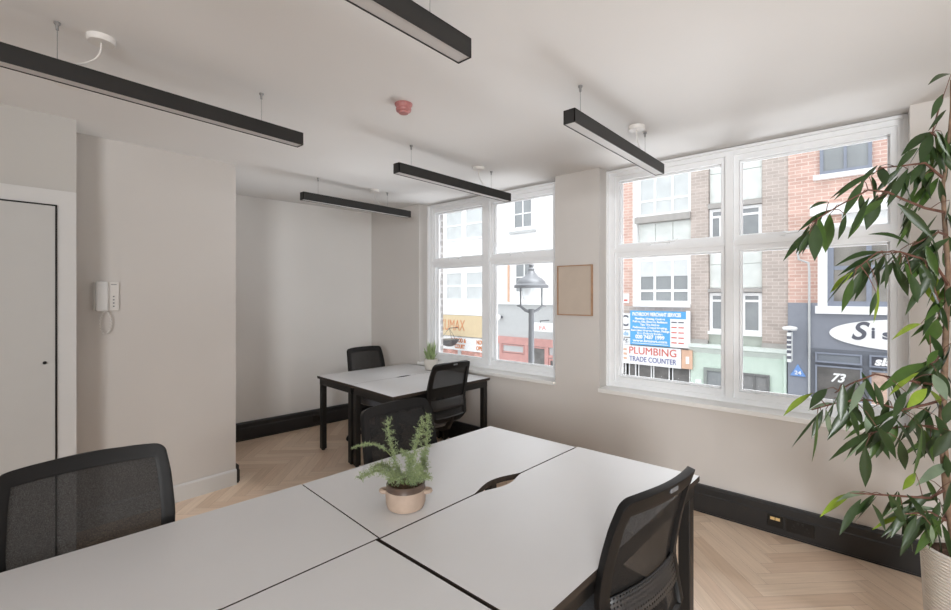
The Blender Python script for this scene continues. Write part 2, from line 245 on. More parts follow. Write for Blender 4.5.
# ------------------------------------------------------------------ room shell
H = 2.58; WY = 3.45
def herringbone():
    mb = MB(); L, W = .56, .09; g = .0007
    base = [srgb(228,204,182), srgb(234,212,190), srgb(224,199,176), srgb(238,216,194), srgb(230,207,184), srgb(221,196,172)]
    uvs = []
    q = math.sqrt(.5)
    x0, x1, y0, y1 = -5.3, 2.75, -3.3, 3.5
    n = int(L/W+.5)
    def cell(i, j, horiz):
        # classic herringbone lattice: offset of each plank
        ox = (i*W + j*L); oy = (i*W - j*L)
        if horiz: a = (ox, oy, ox+L, oy+W); d = 0
        else: a = (ox, oy+W, ox+W, oy+W+L); d = 1
        return a, d
    for i in range(-130, 131):
        for j in range(-14, 15):
            for hz in (0, 1):
                (ax, ay, bx, by), d = cell(i, j, hz)
                cxm, cym = (ax+bx)/2, (ay+by)/2
                wx, wy = (cxm-cym)*q-1.2, (cxm+cym)*q
                if not (x0-.5 < wx < x1+.5 and y0-.5 < wy < y1+.5): continue
                pts = [(ax+g, ay+g), (bx-g, ay+g), (bx-g, by-g), (ax+g, by-g)]
                c = random.choice(base); k = random.uniform(.97, 1.04); c = (c[0]*k, c[1]*k, c[2]*k, 1)
                mb.add([((p[0]-p[1])*q-1.2, (p[0]+p[1])*q, .0) for p in pts], [(0, 1, 2, 3)], 0, c)
                u0, v0 = random.uniform(0, 50), random.uniform(0, 50); ln = .56; wd = .09
                if d == 0: uvs.append([(u0, v0), (u0+ln, v0), (u0+ln, v0+wd), (u0, v0+wd)])
                else: uvs.append([(u0, v0), (u0, v0+wd), (u0+ln, v0+wd), (u0+ln, v0)])
    nfl = len(mb.f)
    mb.box(x0, x1, y0, y1, -.25, -.0015, 1)
    o = mb.build('floor', [M['floor'], plain('floor_joint', (178, 152, 130), .8)], fixn=False)
    uvl = o.data.uv_layers.new(name='UVMap')
    for p in list(o.data.polygons)[:nfl]:
        for k, li in enumerate(p.loop_indices): uvl.data[li].uv = uvs[p.index][k]
    return struct(o)
herringbone()
struct(MB().box(-5.4, 2.9, -3.4, 3.8, H, H+.25).build('ceiling', M['ceiling']))
w = MB()
w.box(-5.2, 2.75, WY, 3.70, -.25, .735)
w.box(-5.2, -3.911, WY, 3.70, .735, H); w.box(-2.10, -1.68, WY, 3.70, .735, H); w.box(.162, 2.75, WY, 3.70, .735, H)
struct(w.build('wall_front', M['wall']))
M['ownbrick'] = brick('grey_brown_brick', (112, 108, 106), (96, 92, 90), (140, 138, 136))
w = MB()
w.box(-5.4, 2.9, 3.70, 3.765, -3.4, .72)
w.box(-5.4, -3.835, 3.70, 3.765, .72, H+.6); w.box(-2.16, -1.655, 3.70, 3.765, .72, H+.6); w.box(.11, 2.9, 3.70, 3.765, .72, H+.6)
w.box(-3.835, -2.16, 3.70, 3.80, H-.02, H+.6); w.box(-1.655, .11, 3.70, 3.80, H-.02, H+.6)
struct(w.build('wall_outside_face', M['ownbrick']))
struct(MB().prism([(-5.02, 1.3), (-4.83, 3.45), (-5.3, 3.45), (-5.3, 1.3)], -.1, H).build('wall_left', M['wall_lightened']))
struct(MB().box(-5.3, -3.85, .3, 1.437, -.1, H).build('wall_partition', M['wall']))
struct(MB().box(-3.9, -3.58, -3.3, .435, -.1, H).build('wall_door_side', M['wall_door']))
struct(MB().box(-3.9, 2.75, -3.4, -3.2, -.1, H).build('wall_back', M['wall']))
struct(MB().box(2.6, 2.8, -3.3, 3.45, -.1, H).build('wall_right', M['wall']))
# skirtings
prof = [(0, 0), (-.034, 0), (-.034, .01), (-.04, .014), (-.04, .130), (-.034, .137), (-.034, .176), (-.024, .19), (0, .19)]
struct(MB().extr([(WY+p[0]+.001, p[1]) for p in prof], 'x', -4.84, 2.6).build('baseboard_front', M['trunking']))
mb = MB(); a = Vector((-5.01, 1.437)); b = Vector((-4.832, WY)); d = (b-a).normalized(); nrm = Vector((d.y, -d.x))
pv = []
for base in (a, b): pv.append([(base.x-p[0]*nrm.x, base.y-p[0]*nrm.y, p[1]) for p in prof])
n = len(prof); mb.add(pv[0]+pv[1], [list(range(n)), list(range(n, 2*n))[::-1]]+[(i, i+n, (i+1) % n+n, (i+1) % n) for i in range(n)])
struct(mb.build('baseboard_left', M['trunking']))
struct(MB().extr([(1.437-p[0]-.001, p[1]*.8) for p in prof], 'x', -4.95, -3.87).build('baseboard_recess', M['trunking']))
struct(MB().extr([(-3.851, 0), (-3.838, 0), (-3.838, .115), (-3.842, .125), (-3.851, .125)], 'y', .436, 1.437).build('baseboard_partition', M['gloss_white']) if False else
       MB().add([(x, y, z) for y in (.436, 1.44) for x, z in [(-3.851, 0), (-3.836, 0), (-3.836, .112), (-3.842, .125), (-3.851, .125)]],
                [(0,1,2,3,4), (9,8,7,6,5), (0,5,6,1), (1,6,7,2), (2,7,8,3), (3,8,9,4)]).build('baseboard_partition', M['gloss_white']))
# door in the left wall
dr = MB()
dr.box(-3.585, -3.545, -.50, .340, .008, 2.046)
door = struct(dr.build('door_1', M['door'], bevel=.003))
f = MB(); 
for y0, y1, z0, z1 in ((.346, .415, 0, 2.125), (-.575, -.506, 0, 2.125), (-.506, .346, 2.052, 2.125), (.415, .432, 0, 2.14), (-.592, -.575, 0, 2.14), (-.575, .415, 2.125, 2.14)):
    f.box(-3.585, -3.555, y0, y1, z0, z1)
f.build('door_frame', M['gloss_white'], door)
MB().box(-3.56, -3.5448, .338, .347, 0, 2.05).box(-3.56, -3.5448, -.5, .346, 2.044, 2.053).build('door_gap_shade', M['socket'], door)  # black strip standing in for the shade in the door gap
mk = MB(); pts = [(r, z) for r, z in ((.0, 0), (.008, 0), (.008, .006), (.004, .012))]
mk.tube([(-3.546, .294, 1.143), (-3.535, .294, 1.143)], .009, 12); k = mk.build('door_keyhole', M['socket'], door)
# ------------------------------------------------------------------ windows
def window(name, x0, x1, xm, glasses, sillx):
    """glasses: (x0,x1) of the left and right lights; frame in the plane y=3.62..3.70"""
    ztop = 2.575
    f = MB(); yf, yb = 3.60, 3.70
    xa, xb = glasses[0][0]-.031, glasses[1][1]+.031; ma, mb_ = glasses[0][1]+.031, glasses[1][0]-.031
    f.box(x0, xa, yf, yb, .765, ztop); f.box(xb, x1, yf, yb, .765, ztop); f.box(ma, mb_, yf-.012, yb, .80, 2.524)
    f.box(xa, xb, yf, yb, 2.524, ztop); f.box(xa, xb, yf, yb, .765, .80)
    for p, q in ((xa, ma), (mb_, xb)): f.box(p, q, yf, yb, 1.885, 1.92)
    f.box(x0, x0+.018, yf-.02, yf, .765, 2.557); f.box(x1-.018, x1, yf-.02, yf, .765, 2.557); f.box(x0, x1, yf-.02, yf, 2.557, ztop)
    root = struct(f.build(name, M['frame']))
    for gx0, gx1 in glasses:
        for z0, z1, up in ((.845, 1.848, 0), (1.95, 2.487, 1)):
            s = MB(); t = .031; y0, y1 = 3.615, 3.69
            zb, zt = z0-(.045 if not up else .03), z1+.037
            s.box(gx0-t, gx0, y0, y1, zb, zt); s.box(gx1, gx1+t, y0, y1, zb, zt); s.box(gx0, gx1, y0, y1, zb, z0); s.box(gx0, gx1, y0, y1, z1, zt)
            q = .012; ya, yc = 3.66, 3.685
            s.box(gx0, gx0+q, ya, yc, z0, z1); s.box(gx1-q, gx1, ya, yc, z0, z1); s.box(gx0+q, gx1-q, ya, yc, z0, z0+q); s.box(gx0+q, gx1-q, ya, yc, z1-q, z1)
            sh = s.build('sash', M['frame'], root)
            MB().box(gx0, gx1, 3.674, 3.678, z0, z1).build('pane', M['glass'], sh)
            if up:
                mx = (gx0+gx1)/2-.03; st = MB()
                st.tube([(mx-.11, 3.605, z0-.012), (mx-.02, 3.59, z0-.008), (mx+.09, 3.60, z0-.006), (mx+.12, 3.612, z0+.012)], .004, 6)
                st.box(mx-.12, mx-.09, 3.596, 3.616, z0-.022, z0-.004); st.box(mx+.04, mx+.06, 3.596, 3.616, z0-.02, z0+.004)
                st.build('casement_stay', M['frame'], sh)
    sl = MB().box(sillx[0], sillx[1], WY-.03, 3.63, .733, .765); sl.build('window_sill', M['sill'], root, bevel=.004)
    MB().box(x0, x1, 3.70, 3.86, .70, .76).build('outer_sill', M['sill'], root, bevel=.004)
    return root
window('window_1', -3.911, -2.10, -3.02, ((-3.818, -3.094), (-2.952, -2.225)), (-3.911, -2.10))
window('window_2', -1.68, .162, -.757, ((-1.587, -.813), (-.70, .087)), (-1.68, .162))
# ------------------------------------------------------------------ desks
def desk(corners, label, notch=None, legs=(1, 1, 1, 1)):
    """corners anticlockwise seen from above, z=.73"""
    cxm = sum(c[0] for c in corners)/4; cym = sum(c[1] for c in corners)/4
    root = empty('office_desk', (cxm, cym, 0)); P = [(c[0]-cxm, c[1]-cym) for c in corners]
    tag(root, label, 'desk', 'white topped desks with black square legs')
    outline = []
    for i in range(4):
        outline.append(P[i])
        if notch and notch[0] == i:
            a, b = Vector(P[i]), Vector(P[(i+1) % 4]); e = b-a; L = e.length; e.normalize(); nn = Vector((-e.y, e.x))
            for k in range(13):
                t = k/12; w = notch[2]*(math.sin(PI*t)**1.2) if notch[3] == 0 else notch[2]*(math.sin(PI*t)**1.6)
                s = L/2+notch[1]*(t-.5)+notch[4]
                outline.append(tuple(a+e*s+nn*w))
    tp = MB().prism(outline, .706, .73, 0, 1); tp.build('desk_top', [M['desk'], M['deskedge']], root)
    ins = .018; s = .05
    fr = MB()
    q = [Vector(p) for p in P]; c0 = Vector((0, 0))
    def inset(dst):
        r = []
        for i in range(4):
            a, b, c = q[i-1], q[i], q[(i+1) % 4]; u = (a-b).normalized(); v = (c-b).normalized(); r.append(b+(u+v)*dst)
        return r
    o_, i_ = inset(ins), inset(ins+s)
    for i in range(4):
        j = (i+1) % 4
        if notch and notch[0] == i: continue
        fr.prism([tuple(o_[i]), tuple(o_[j]), tuple(i_[j]), tuple(i_[i])], .645, .698)
    for p in inset(ins+s/2): fr.box(p.x-.012, p.x+.012, p.y-.012, p.y+.012, .69, .7065)
    fr.build('desk_frame', M['black'], root)
    for i in range(4):
        if legs[i]:
            b = q[i]; u = (q[i-1]-b).normalized(); v = (q[(i+1) % 4]-b).normalized()
            pp = [b+u*ins+v*ins, b+u*(ins+s)+v*ins, b+u*(ins+s)+v*(ins+s), b+u*ins+v*(ins+s)]
            MB().prism([tuple(x) for x in pp], .012, .645).build('leg', M['black'], root, bevel=.004)
            m = sum(pp, Vector((0, 0)))/4
            MB().lathe([(.018, 0), (.018, .012)], m.x, m.y, 12).build('levelling_foot', M['black'], root)
    return root
desk([(-1.803,.939), (-1.2135,.900), (-1.166,2.117), (-1.744,2.113)], 'white desk of the near block, under the fern pot, beside the left gap', (1, .30, .040, 0, -.01))
desk([(-1.2065,.896), (-.61,.896), (-.568,2.143), (-1.158,2.130)], 'white desk with a curved cable notch, in front of the lower right chair', (3, .27, .030, 1, 0))
desk([(-1.91,-.29), (-1.285,-.30), (-1.2165,.895), (-1.806,.934)], 'white desk at the bottom left, in front of the left chair', (1, .27, .03, 0, 0))
desk([(-1.279,-.30), (-.66,-.30), (-.61,.882), (-1.211,.882)], 'white desk along the bottom edge of the picture, nearest the camera', (3, .27, .03, 0, 0))
desk([(-4.112,2.294), (-3.487,2.262), (-3.423,3.385), (-4.07,3.40)], 'white desk of the far block, nearer the left wall, with a slim cable slot', (1, .2, .022, 0, .02))
desk([(-3.483,2.262), (-2.809,2.208), (-2.765,3.345), (-3.419,3.385)], 'white desk of the far block, under the window with a small white plant pot', (3, .2, .022, 0, -.02))
# ------------------------------------------------------------------ chairs (local +x is the way the sitter faces)
def prof_x(z):
    k = [(.44, -.20), (.50, -.222), (.56, -.200), (.63, -.180), (.70, -.190), (.78, -.206), (.87, -.230), (.96, -.262)]
    if z <= k[0][0]: return k[0][1]
    for (z0, a), (z1, b) in zip(k, k[1:]):
        if z <= z1:
            t = (z-z0)/(z1-z0); return a+(b-a)*t
    return k[-1][1]
def hw(z):
    k = [(.44, .16), (.50, .195), (.60, .222), (.72, .228), (.85, .222), (.957, .208)]
    for (z0, a), (z1, b) in zip(k, k[1:]):
        if z <= z1: return a+(b-a)*max(0, (z-z0)/(z1-z0))
    return k[-1][1]
def backpt(u, v, off=0):
    """u -1..1 across, v 0..1 up"""
    z = .46+.497*v; w = hw(z)
    # rounded top corners and a gently arched top edge
    top = .962-.010*(u*.82)**2
    z = .46+(top-.46)*v
    for dt, r in (((1-v)*.497, .030), (v*.497, .05)):
        if dt < r: w -= r-math.sqrt(max(0, r*r-(r-dt)**2))
    ue = u*w/hw(z)
    x = prof_x(z)-.030*(1-ue*ue)+.006+off
    return (x, u*w, z)
def grid(mb, us, vs, off, keep, mi=0):
    o = len(mb.v)
    for v in vs:
        for u in us: mb.v.append(backpt(u, v, off))
    nu = len(us)
    for i in range(len(vs)-1):
        for j in range(nu-1):
            if keep((us[j]+us[j+1])/2, (vs[i]+vs[i+1])/2):
                mb.f.append([o+i*nu+j, o+i*nu+j+1, o+(i+1)*nu+j+1, o+(i+1)*nu+j]); mb.mi.append(mi); mb.col.append(None)
def make_chair():
    root = empty('office_chair', (0, 0, 0))
    U = [-1, -.96, -.90, -.83, -.7, -.5, -.3, -.1, .1, .3, .5, .7, .83, .90, .96, 1]
    V = [0, .006, .02, .045, .08, .14, .2, .26, .32, .38, .44, .5, .56, .62, .68, .74, .80, .85, .90, .925, .945, .962, .976, .987, .995, 1]
    fr = MB(); grid(fr, U, V, 0, lambda u, v: abs(u) > .80 or v > .90 or v < .07)
    o = fr.build('backrest_frame', M['chairblack'], root, smooth=True)
    sd = o.modifiers.new('thickness', 'SOLIDIFY'); sd.thickness = .024; sd.offset = 0
    bv = o.modifiers.new('soft', 'BEVEL'); bv.width = .005; bv.segments = 2; bv.limit_method = 'ANGLE'; bv.angle_limit = math.radians(50)
    ms = MB(); grid(ms, U, V, .002, lambda u, v: abs(u) < .85 and .05 < v < .92); ms.build('backrest_mesh', M['mesh'], root, smooth=True)
    lb = MB(); grid(lb, [-.86, -.6, -.3, 0, .3, .6, .86], [.20, .26, .32, .37], -.012, lambda u, v: True)
    lo = lb.build('lumbar_support', M['perf'], root, smooth=True)
    s2 = lo.modifiers.new('thickness', 'SOLIDIFY'); s2.thickness = .006
    hd = MB(); p = backpt(0, .965); hd.box(p[0]-.0165, p[0]-.010, -.022, .022, p[2]-.007, p[2]+.007); hd.build('back_badge', M['greyplastic'], root, bevel=.002)
    # seat cushion with rounded front
    st = MB(); pr = []
    n = 28
    for lay, (sc, z) in enumerate(((.90, .425), (.985, .435), (1.0, .455), (.985, .480), (.92, .492), (.6, .487), (.2, .483))):
        for k in range(n):
            a = 2*PI*k/n; ca, sa = math.cos(a), math.sin(a)
            x = .23*(abs(ca)**.55)*(1 if ca > 0 else -1)*sc; y = .235*(abs(sa)**.55)*(1 if sa > 0 else -1)*sc
            zz = z-(.03*max(0, x/.23)**3)
            pr.append((x+.02, y, zz))
    fs = [list(range(n))[::-1]]
    for i in range(6):
        for k in range(n): fs.append((i*n+k, i*n+(k+1)%n, (i+1)*n+(k+1)%n, (i+1)*n+k))
    fs.append([6*n+k for k in range(n)])
    st.add(pr, fs); st.build('seat', M['seatfabric'], root, smooth=True)
    sp = MB().lathe([(.17, .395), (.20, .41), (.21, .426)], .01, 0, 24); sp.build('seat_pan', M['greyplastic'], root, smooth=True)
    # spine joining seat mechanism to back
    jb = MB(); jb.tube([(-.02, 0, .385), (-.12, 0, .375), (-.20, 0, .40), (-.238, 0, .46), (-.240, 0, .50)], [.03, .03, .028, .025, .018], 10)
    jb.build('back_spine', M['chairblack'], root, smooth=True)
    mc = MB().box(-.10, .10, -.07, .07, .34, .396); mc.build('tilt_mechanism', M['chairblack'], root, bevel=.012)
    lv = MB().tube([(.03, -.07, .375), (.04, -.16, .372), (.05, -.22, .368)], .006, 8); lv.build('height_lever', M['chairblack'], root)
    co = MB().lathe([(.03, .10), (.03, .24), (.018, .245), (.018, .345)], 0, 0, 16); co.build('gas_column', M['chairblack'], root, smooth=True)
    sb = MB().lathe([(.045, .075), (.05, .085), (.05, .115), (.035, .125)], 0, 0, 20)
    for k in range(5):
        a = 2*PI*k/5+.3; c, s = math.cos(a), math.sin(a)
        def T(r, l, z): return (r*c-l*s, r*s+l*c, z)
        vs = [T(.03,-.028,.075), T(.03,.028,.075), T(.03,.024,.12), T(.03,-.024,.12), T(.30,-.016,.065), T(.30,.016,.065), T(.30,.014,.083), T(.30,-.014,.083)]
        sb.add(vs, [(0,1,2,3), (7,6,5,4), (0,4,5,1), (1,5,6,2), (2,6,7,3), (3,7,4,0)])
    sb.build('star_base', M['chairblack'], root)
    for k in range(5):
        a = 2*PI*k/5+.3; c, s = math.cos(a), math.sin(a); x, y = .292*c, .292*s
        w = MB(); w.tube([(x, y, .05), (x, y, .072)], .007, 8)
        for sg in (-1, 1):
            px, py = x+.014*sg*(-s), y+.014*sg*c
            w.tube([(px-.008*-s, py-.008*c, .028), (px+.008*-s, py+.008*c, .028)], .028, 16)
        w.tube([(x+.016*s, y-.016*c, .036), (x-.016*s, y+.016*c, .036)], .014, 10)
        w.build('caster', M['chairblack'], root)
    return root
chair = make_chair()
CH = [((-1.78, .265, 0), math.radians(-3), 'black mesh-back office chair at the left edge, tucked under the bottom left desk'),
      ((-1.63, 1.49, 0), math.radians(-2), 'black mesh-back office chair right behind the fern, between the two desk blocks'),
      ((-.735, 1.455, 0), math.radians(171), 'black mesh-back office chair at the lower right, seen from behind'),
      ((-2.925, 2.74, 0), math.radians(178), 'mesh-back office chair with grey seat, pushed under the far block in front of the window'),
      ((-3.925, 2.88, 0), math.radians(-2), 'mesh-back office chair on the far side of the far block, by the left wall')]
for i, (loc, rz, lab) in enumerate(CH):
    o = chair if i == 0 else copy_tree(chair)
    o.scale = (1, 1.06, 1.015) if i == 0 else (1, 1, 1)
    o.location = loc; o.rotation_euler = (0, 0, rz); tag(o, lab, 'chair', 'mesh-back office chairs')
# ------------------------------------------------------------------ linear ceiling lamps
def lamp(x, y0, y1, wires, rose, label, rz=0):
    root = empty('linear_pendant_lamp', (x, (y0+y1)/2, 2.36), rz); ym = (y0+y1)/2; z0 = 2.36
    tag(root, label, 'ceiling lamp', 'black linear pendant lamps')
    w = .031; h0, h1 = 0.0, .068
    a, b = y0-ym, y1-ym
    m = MB(); t = .004
    m.box(-w, -w+t, a, b, h0, h1); m.box(w-t, w, a, b, h0, h1); m.box(-w, w, a, b, h1-t, h1); m.box(-w, w, a, a+t, h0, h1); m.box(-w, w, b-t, b, h0, h1)
    m.build('housing', M['lampblack'], root)
    MB().box(-w+t, w-t, a+t, b-t, .003, .012).build('diffuser', M['diffuser'], root)
    for wy in wires:
        k = MB(); k.tube([(0, wy-ym, h1), (0, wy-ym, H-z0-.02)], .0012, 6); k.build('suspension_wire', M['steel'], root)
        k = MB().lathe([(.011, H-z0), (.011, H-z0-.006), (.006, H-z0-.012), (.005, H-z0-.03)], 0, wy-ym, 12); k.build('wire_gripper', M['steel'], root)
        k = MB().box(-.012, .012, wy-ym-.03, wy-ym+.03, h1, h1+.004); k.build('hanging_clip', M['steel'], root)
    if rose:
        ry = rose-ym
        r = MB().lathe([(.048, H-z0), (.048, H-z0-.018), (.044, H-z0-.023), (0.001, H-z0-.023)], 0, ry, 28); r.build('ceiling_rose', M['whiteplastic'], root, smooth=True)
        sg = -1 if rose < ym else 1
        dirn = 1 if rose > ym else 1
        e = .10 if rose > ym else -.10
        pts = []
        for k in range(11):
            s = k/10; pts.append((0, ry+e*(s**2.2), H-z0-.023-(H-z0-.023-h1)*(s**.8)))
        c = MB().tube(pts, .003, 8); c.build('power_cord', M['whiteplastic'], root, smooth=True)
    return root
lamp(-2.365, -.02, 1.232, (.23, 1.015), .362, 'long black linear lamp at the upper left, in front of the door wall', math.radians(2.2))
lamp(-1.08, -.09, 1.168, (1.0, .06), .25, 'black linear lamp cut by the top edge of the picture')
lamp(-1.094, 1.925, 3.165, (2.037, 2.897), 2.757, 'dark linear lamp hanging in front of the right window')
lamp(-2.42, 1.93, 3.185, (2.063, 2.947), 2.784, 'dark linear lamp ending in front of the left window')
lamp(-3.72, 1.93, 3.14, (2.084, 2.852), 2.692, 'smallest dark linear lamp, farthest away by the left wall')
# ceiling detector and sensor
det = MB().lathe([(.046, 2.58), (.047, 2.572), (.044, 2.566), (.040, 2.556), (.043, 2.549), (.040, 2.540), (.028, 2.536), (.026, 2.528), (.001, 2.526)], -1.927, 1.588, 24)
o = det.build('smoke_detector', M['red'], smooth=True); tag(o, 'small pinkish red smoke detector on the white ceiling', 'smoke detector')
MB().lathe([(.0485, 2.58), (.0485, 2.574)], -1.927, 1.588, 24).build('detector_base', M['red'], o)
o = MB().lathe([(.05, 2.58), (.05, 2.572), (.044, 2.566), (.001, 2.564)], -2.99, .335, 24).build('ceiling_sensor', M['whiteplastic'], smooth=True)
tag(o, 'flat white disc on the ceiling, half hidden under the long upper left lamp', 'sensor')
# ------------------------------------------------------------------ door phone
ph = empty('door_phone', (-3.85, .616, 1.52)); tag(ph, 'white wall door phone with coiled cord on the partition beside the door', 'door phone')
MB().box(0, .022, -.065, .068, -.097, .098).build('phone_base', M['whiteplastic'], ph, bevel=.006)
hs = MB(); hs.box(.020, .050, -.060, .008, -.100, .100); hs.build('handset', M['gloss_white'], ph, bevel=.012)
bt = MB()
for k in range(4): bt.box(.0215, .026, .034, .042, -.07+.022*k, -.062+.022*k)
bt.box(.0215, .0235, .024, .054, .078, .082); bt.build('phone_buttons', M['greyplastic'], ph)
pts = []
for k in range(90):
    t = k/89; a = t*2*PI
    cy = -.005+.028*math.sin(a); cz = -.175+.075*math.cos(a)+(-.0)
    if t < .08: pass
    r = .005; pts.append((.03+r*math.cos(k*1.6), cy+r*math.sin(k*1.6), cz))
MB().tube(pts, .0034, 5).build('coiled_cord', M['whiteplastic'], ph, smooth=True)
# blank framed board on the pillar
bd = empty('framed_board', (-1.90, WY, 1.57)); tag(bd, 'blank beige board in a thin wooden frame on the pillar between the windows', 'framed board')
MB().box(-.158, .158, -.018, -.001, -.207, .207).build('board', M['board'], bd)
f = MB(); a, b, t = .165, .215, .009
f.box(-a, -a+t, -.026, -.001, -b, b); f.box(a-t, a, -.026, -.001, -b, b); f.box(-a+t, a-t, -.026, -.001, b-t, b); f.box(-a+t, a-t, -.026, -.001, -b, -b+t); f.build('frame', M['oak'], bd)
# sockets in the skirting
def socket(name, label, x0, x1, z0, z1, y, data=False, rz=0, loc=None):
    r = empty(name, loc or ((x0+x1)/2, y, (z0+z1)/2), rz); tag(r, label, 'socket')
    w, h = (x1-x0)/2, (z1-z0)/2
    MB().box(-w, w, -.007, 0, -h, h).build('socket_plate', M['socket'], r, bevel=.002)
    if data:
        for sx in (-.014, .014): MB().box(sx-.012, sx+.012, -.009, -.006, h*.15, h*.62).build('data_jack', M['ivory'], r)
    else:
        for sx in (-.45*w, .45*w):
            k = MB(); k.box(sx-.004, sx+.004, -.0085, -.007, 0, .012); k.box(sx-.013, sx-.004-.003, -.0085, -.007, -.016, -.012); k.box(sx+.007, sx+.013, -.0085, -.007, -.016, -.012); k.build('socket_holes', M['trunking'], r)
            MB().box(sx*.35-.005, sx*.35+.005, -.010, -.007, .018, .030).build('switch', M['trunking'], r)
    return r
YT = WY-.039
socket('data_outlet', 'black outlet plate with two ivory data jacks in the dark skirting under the right window', -.500, -.415, .052, .128, YT, True)
socket('wall_socket', 'black double power socket in the dark skirting right of the data outlet', -.400, -.255, .046, .128, YT)
s_ = socket('wall_socket', 'black double power socket in the left wall skirting behind the far desk leg', -.075, .075, .05, .125, 0, loc=(0, 0, .09))
dv = Vector((-4.832+5.01, WY-1.437)).normalized(); pp = Vector((-5.01, 1.437))+dv*1.30+Vector((dv.y, -dv.x))*.0405
s_.location = (pp.x, pp.y, .09); s_.rotation_euler = (0, 0, math.atan2(dv.y, dv.x))
# ------------------------------------------------------------------ plants
def leafmesh(mb, b, t, w, col, face, roll, sag, seg=7):
    b, t = Vector(b), Vector(t); ax = t-b; L = ax.length; a = ax.normalized()
    s = a.cross(face)
    if s.length < 1e-3: s = a.orthogonal()
    s.normalize(); n = s.cross(a).normalized()
    s2 = s*math.cos(roll)+n*math.sin(roll); n2 = n*math.cos(roll)-s*math.sin(roll)
    up = Vector((0, 0, 1)); up = (up-a*up.dot(a))
    o = len(mb.v); rows = []
    for i in range(seg+1):
        u = i/seg; wd = w*.5*max(.02, (math.sin(PI*min(1, u*.97+.02))**.95)*(1-u**4*.35)) if i < seg else .0004
        c = b+ax*u+up*(sag*L*math.sin(PI*u))
        rows.append([c-s2*wd+n2*wd*.28, c, c+s2*wd+n2*wd*.28])
    vs = [v for r in rows for v in r]; fs = []
    for i in range(seg):
        for j in range(2): fs.append((i*3+j, i*3+j+1, (i+1)*3+j+1, (i+1)*3+j))
    for q, f_ in enumerate(fs):
        pass
    mb.add(vs, fs, 0, col)
PX, PY = .252, 2.42
plant = empty('potted_ficus', (PX, PY, 0)); tag(plant, 'tall long-leaved ficus in a white ribbed pot at the right edge by the window', 'potted plant')
COL = [srgb(54, 74, 42), srgb(70, 96, 44), srgb(134, 158, 56), srgb(128, 146, 122)]
lm = MB(); FACE = Vector((.661, -.75, .15))
def rel(p): return (p[0]-PX, p[1]-PY, p[2])
for r in LEAVES:
    b, t, w, k = r[:3], r[3:6], r[6], r[7]
    base = COL[k]; g = random.uniform(.8, 1.2); c = (base[0]*g, base[1]*g, base[2]*g, 1)
    hz = abs(b[2]-t[2])/max(.01, (Vector(b)-Vector(t)).length)
    rl = random.uniform(-.75, .75); leafmesh(lm, rel(b), rel(t), w*.84, c, FACE, rl, .10*(1-hz)+.02)
# infill leaves hanging from the branches and twigs
for br in BRANCHES:
    for k in range(13):
        i = random.randrange(0, len(br)-1); p = Vector(br[i]).lerp(Vector(br[i+1]), random.random())+Vector((random.uniform(-.02, .02), random.uniform(-.02, .04), random.uniform(-.03, .02)))
        L = random.uniform(.09, .17); a = random.uniform(-.5, .9); d = Vector((-.75*math.cos(a), -.66*math.cos(a), 0))*random.choice((1, 1, -.6))+Vector((-.3*math.sin(a), .4*math.sin(a), -random.uniform(.7, 2.2))); d.normalize()
        base = COL[random.choice((0, 0, 0, 1))]; g = random.uniform(.75, 1.15)
        leafmesh(lm, rel(p), rel(p+d*L), random.uniform(.020, .030), (base[0]*g, base[1]*g, base[2]*g, 1), FACE, random.uniform(-1.1, 1.1), .04)
# leaves on the side away from the room and beyond the right edge
for k in range(150):
    z = random.uniform(.75, 2.35); a = random.uniform(-1.3, 2.2); R = random.uniform(.08, .42)
    px, py = .03+R*math.cos(a), R*math.sin(a)*.8
    if px < .02: px = .05+random.random()*.2
    L = random.uniform(.13, .21); dz = -L*random.uniform(.45, .95); hd = math.sqrt(max(0, L*L-dz*dz)); a2 = a+random.uniform(-.7, .7)
    p0 = (px, py, z); p1 = (px+hd*math.cos(a2), py+hd*math.sin(a2), z+dz)
    if p1[1] > WY-PY-.1: continue
    base = COL[random.choice((0, 0, 0, 1, 1, 3))]; g = random.uniform(.8, 1.2)
    leafmesh(lm, p0, p1, random.uniform(.035, .055), (base[0]*g, base[1]*g, base[2]*g, 1), FACE, random.uniform(-.9, .9), .06)
lm.build('foliage', M['leaf'], plant, smooth=True, fixn=False)
tk = MB(); tp = [rel(p) for p in TRUNK]; tp[0] = (tp[0][0], tp[0][1], .56)
tk.tube(tp, [.014, .013, .012, .0105, .009, .008, .007, .006, .005, .004, .003], 10)
tk.tube([(.03, .03, .56), (.05, .04, .9), (.09, .05, 1.3), (.12, .08, 1.7), (.16, .1, 2.1)], [.014, .012, .009, .006, .003], 8)
tk.build('trunk', M['barkpale'], plant, smooth=True)
bqs = []
for br in BRANCHES:
    bq = MB(); bq.tube([rel(p) for p in br], [.0052-.0035*i/(len(br)-1) for i in range(len(br))], 6); bqs.append(bq)
# twigs: short petioles from leaf bases to the nearest branch point
dense = []
for bi, line in enumerate(BRANCHES):
    for p, q_ in zip(line, line[1:]):
        for k in range(4): dense.append((Vector(p).lerp(Vector(q_), k/4), bi))
for r in LEAVES:
    b = Vector(r[:3]); nd, bi = min(dense, key=lambda v: (v[0]-b).length)
    if (nd-b).length < .22:
        mid = (nd+b)/2+Vector((0, 0, .008)); bqs[bi].tube([rel(nd), rel(mid), rel(b)], [.0016, .0014, .001], 5)
for bq in bqs: bq.build('branch', M['bark'], plant, smooth=True)
mp = plain('ribbed_white_pot', (216, 209, 200), .75, noise=.03)
nt = mp.node_tree; wv = nt.nodes.new('ShaderNodeTexWave'); wv.bands_direction = 'Z'; wv.inputs['Scale'].default_value = 26; wv.inputs['Distortion'].default_value = 2.5; wv.inputs['Detail'].default_value = 2
tc = nt.nodes.new('ShaderNodeTexCoord'); nt.links.new(tc.outputs['Object'], wv.inputs['Vector'])
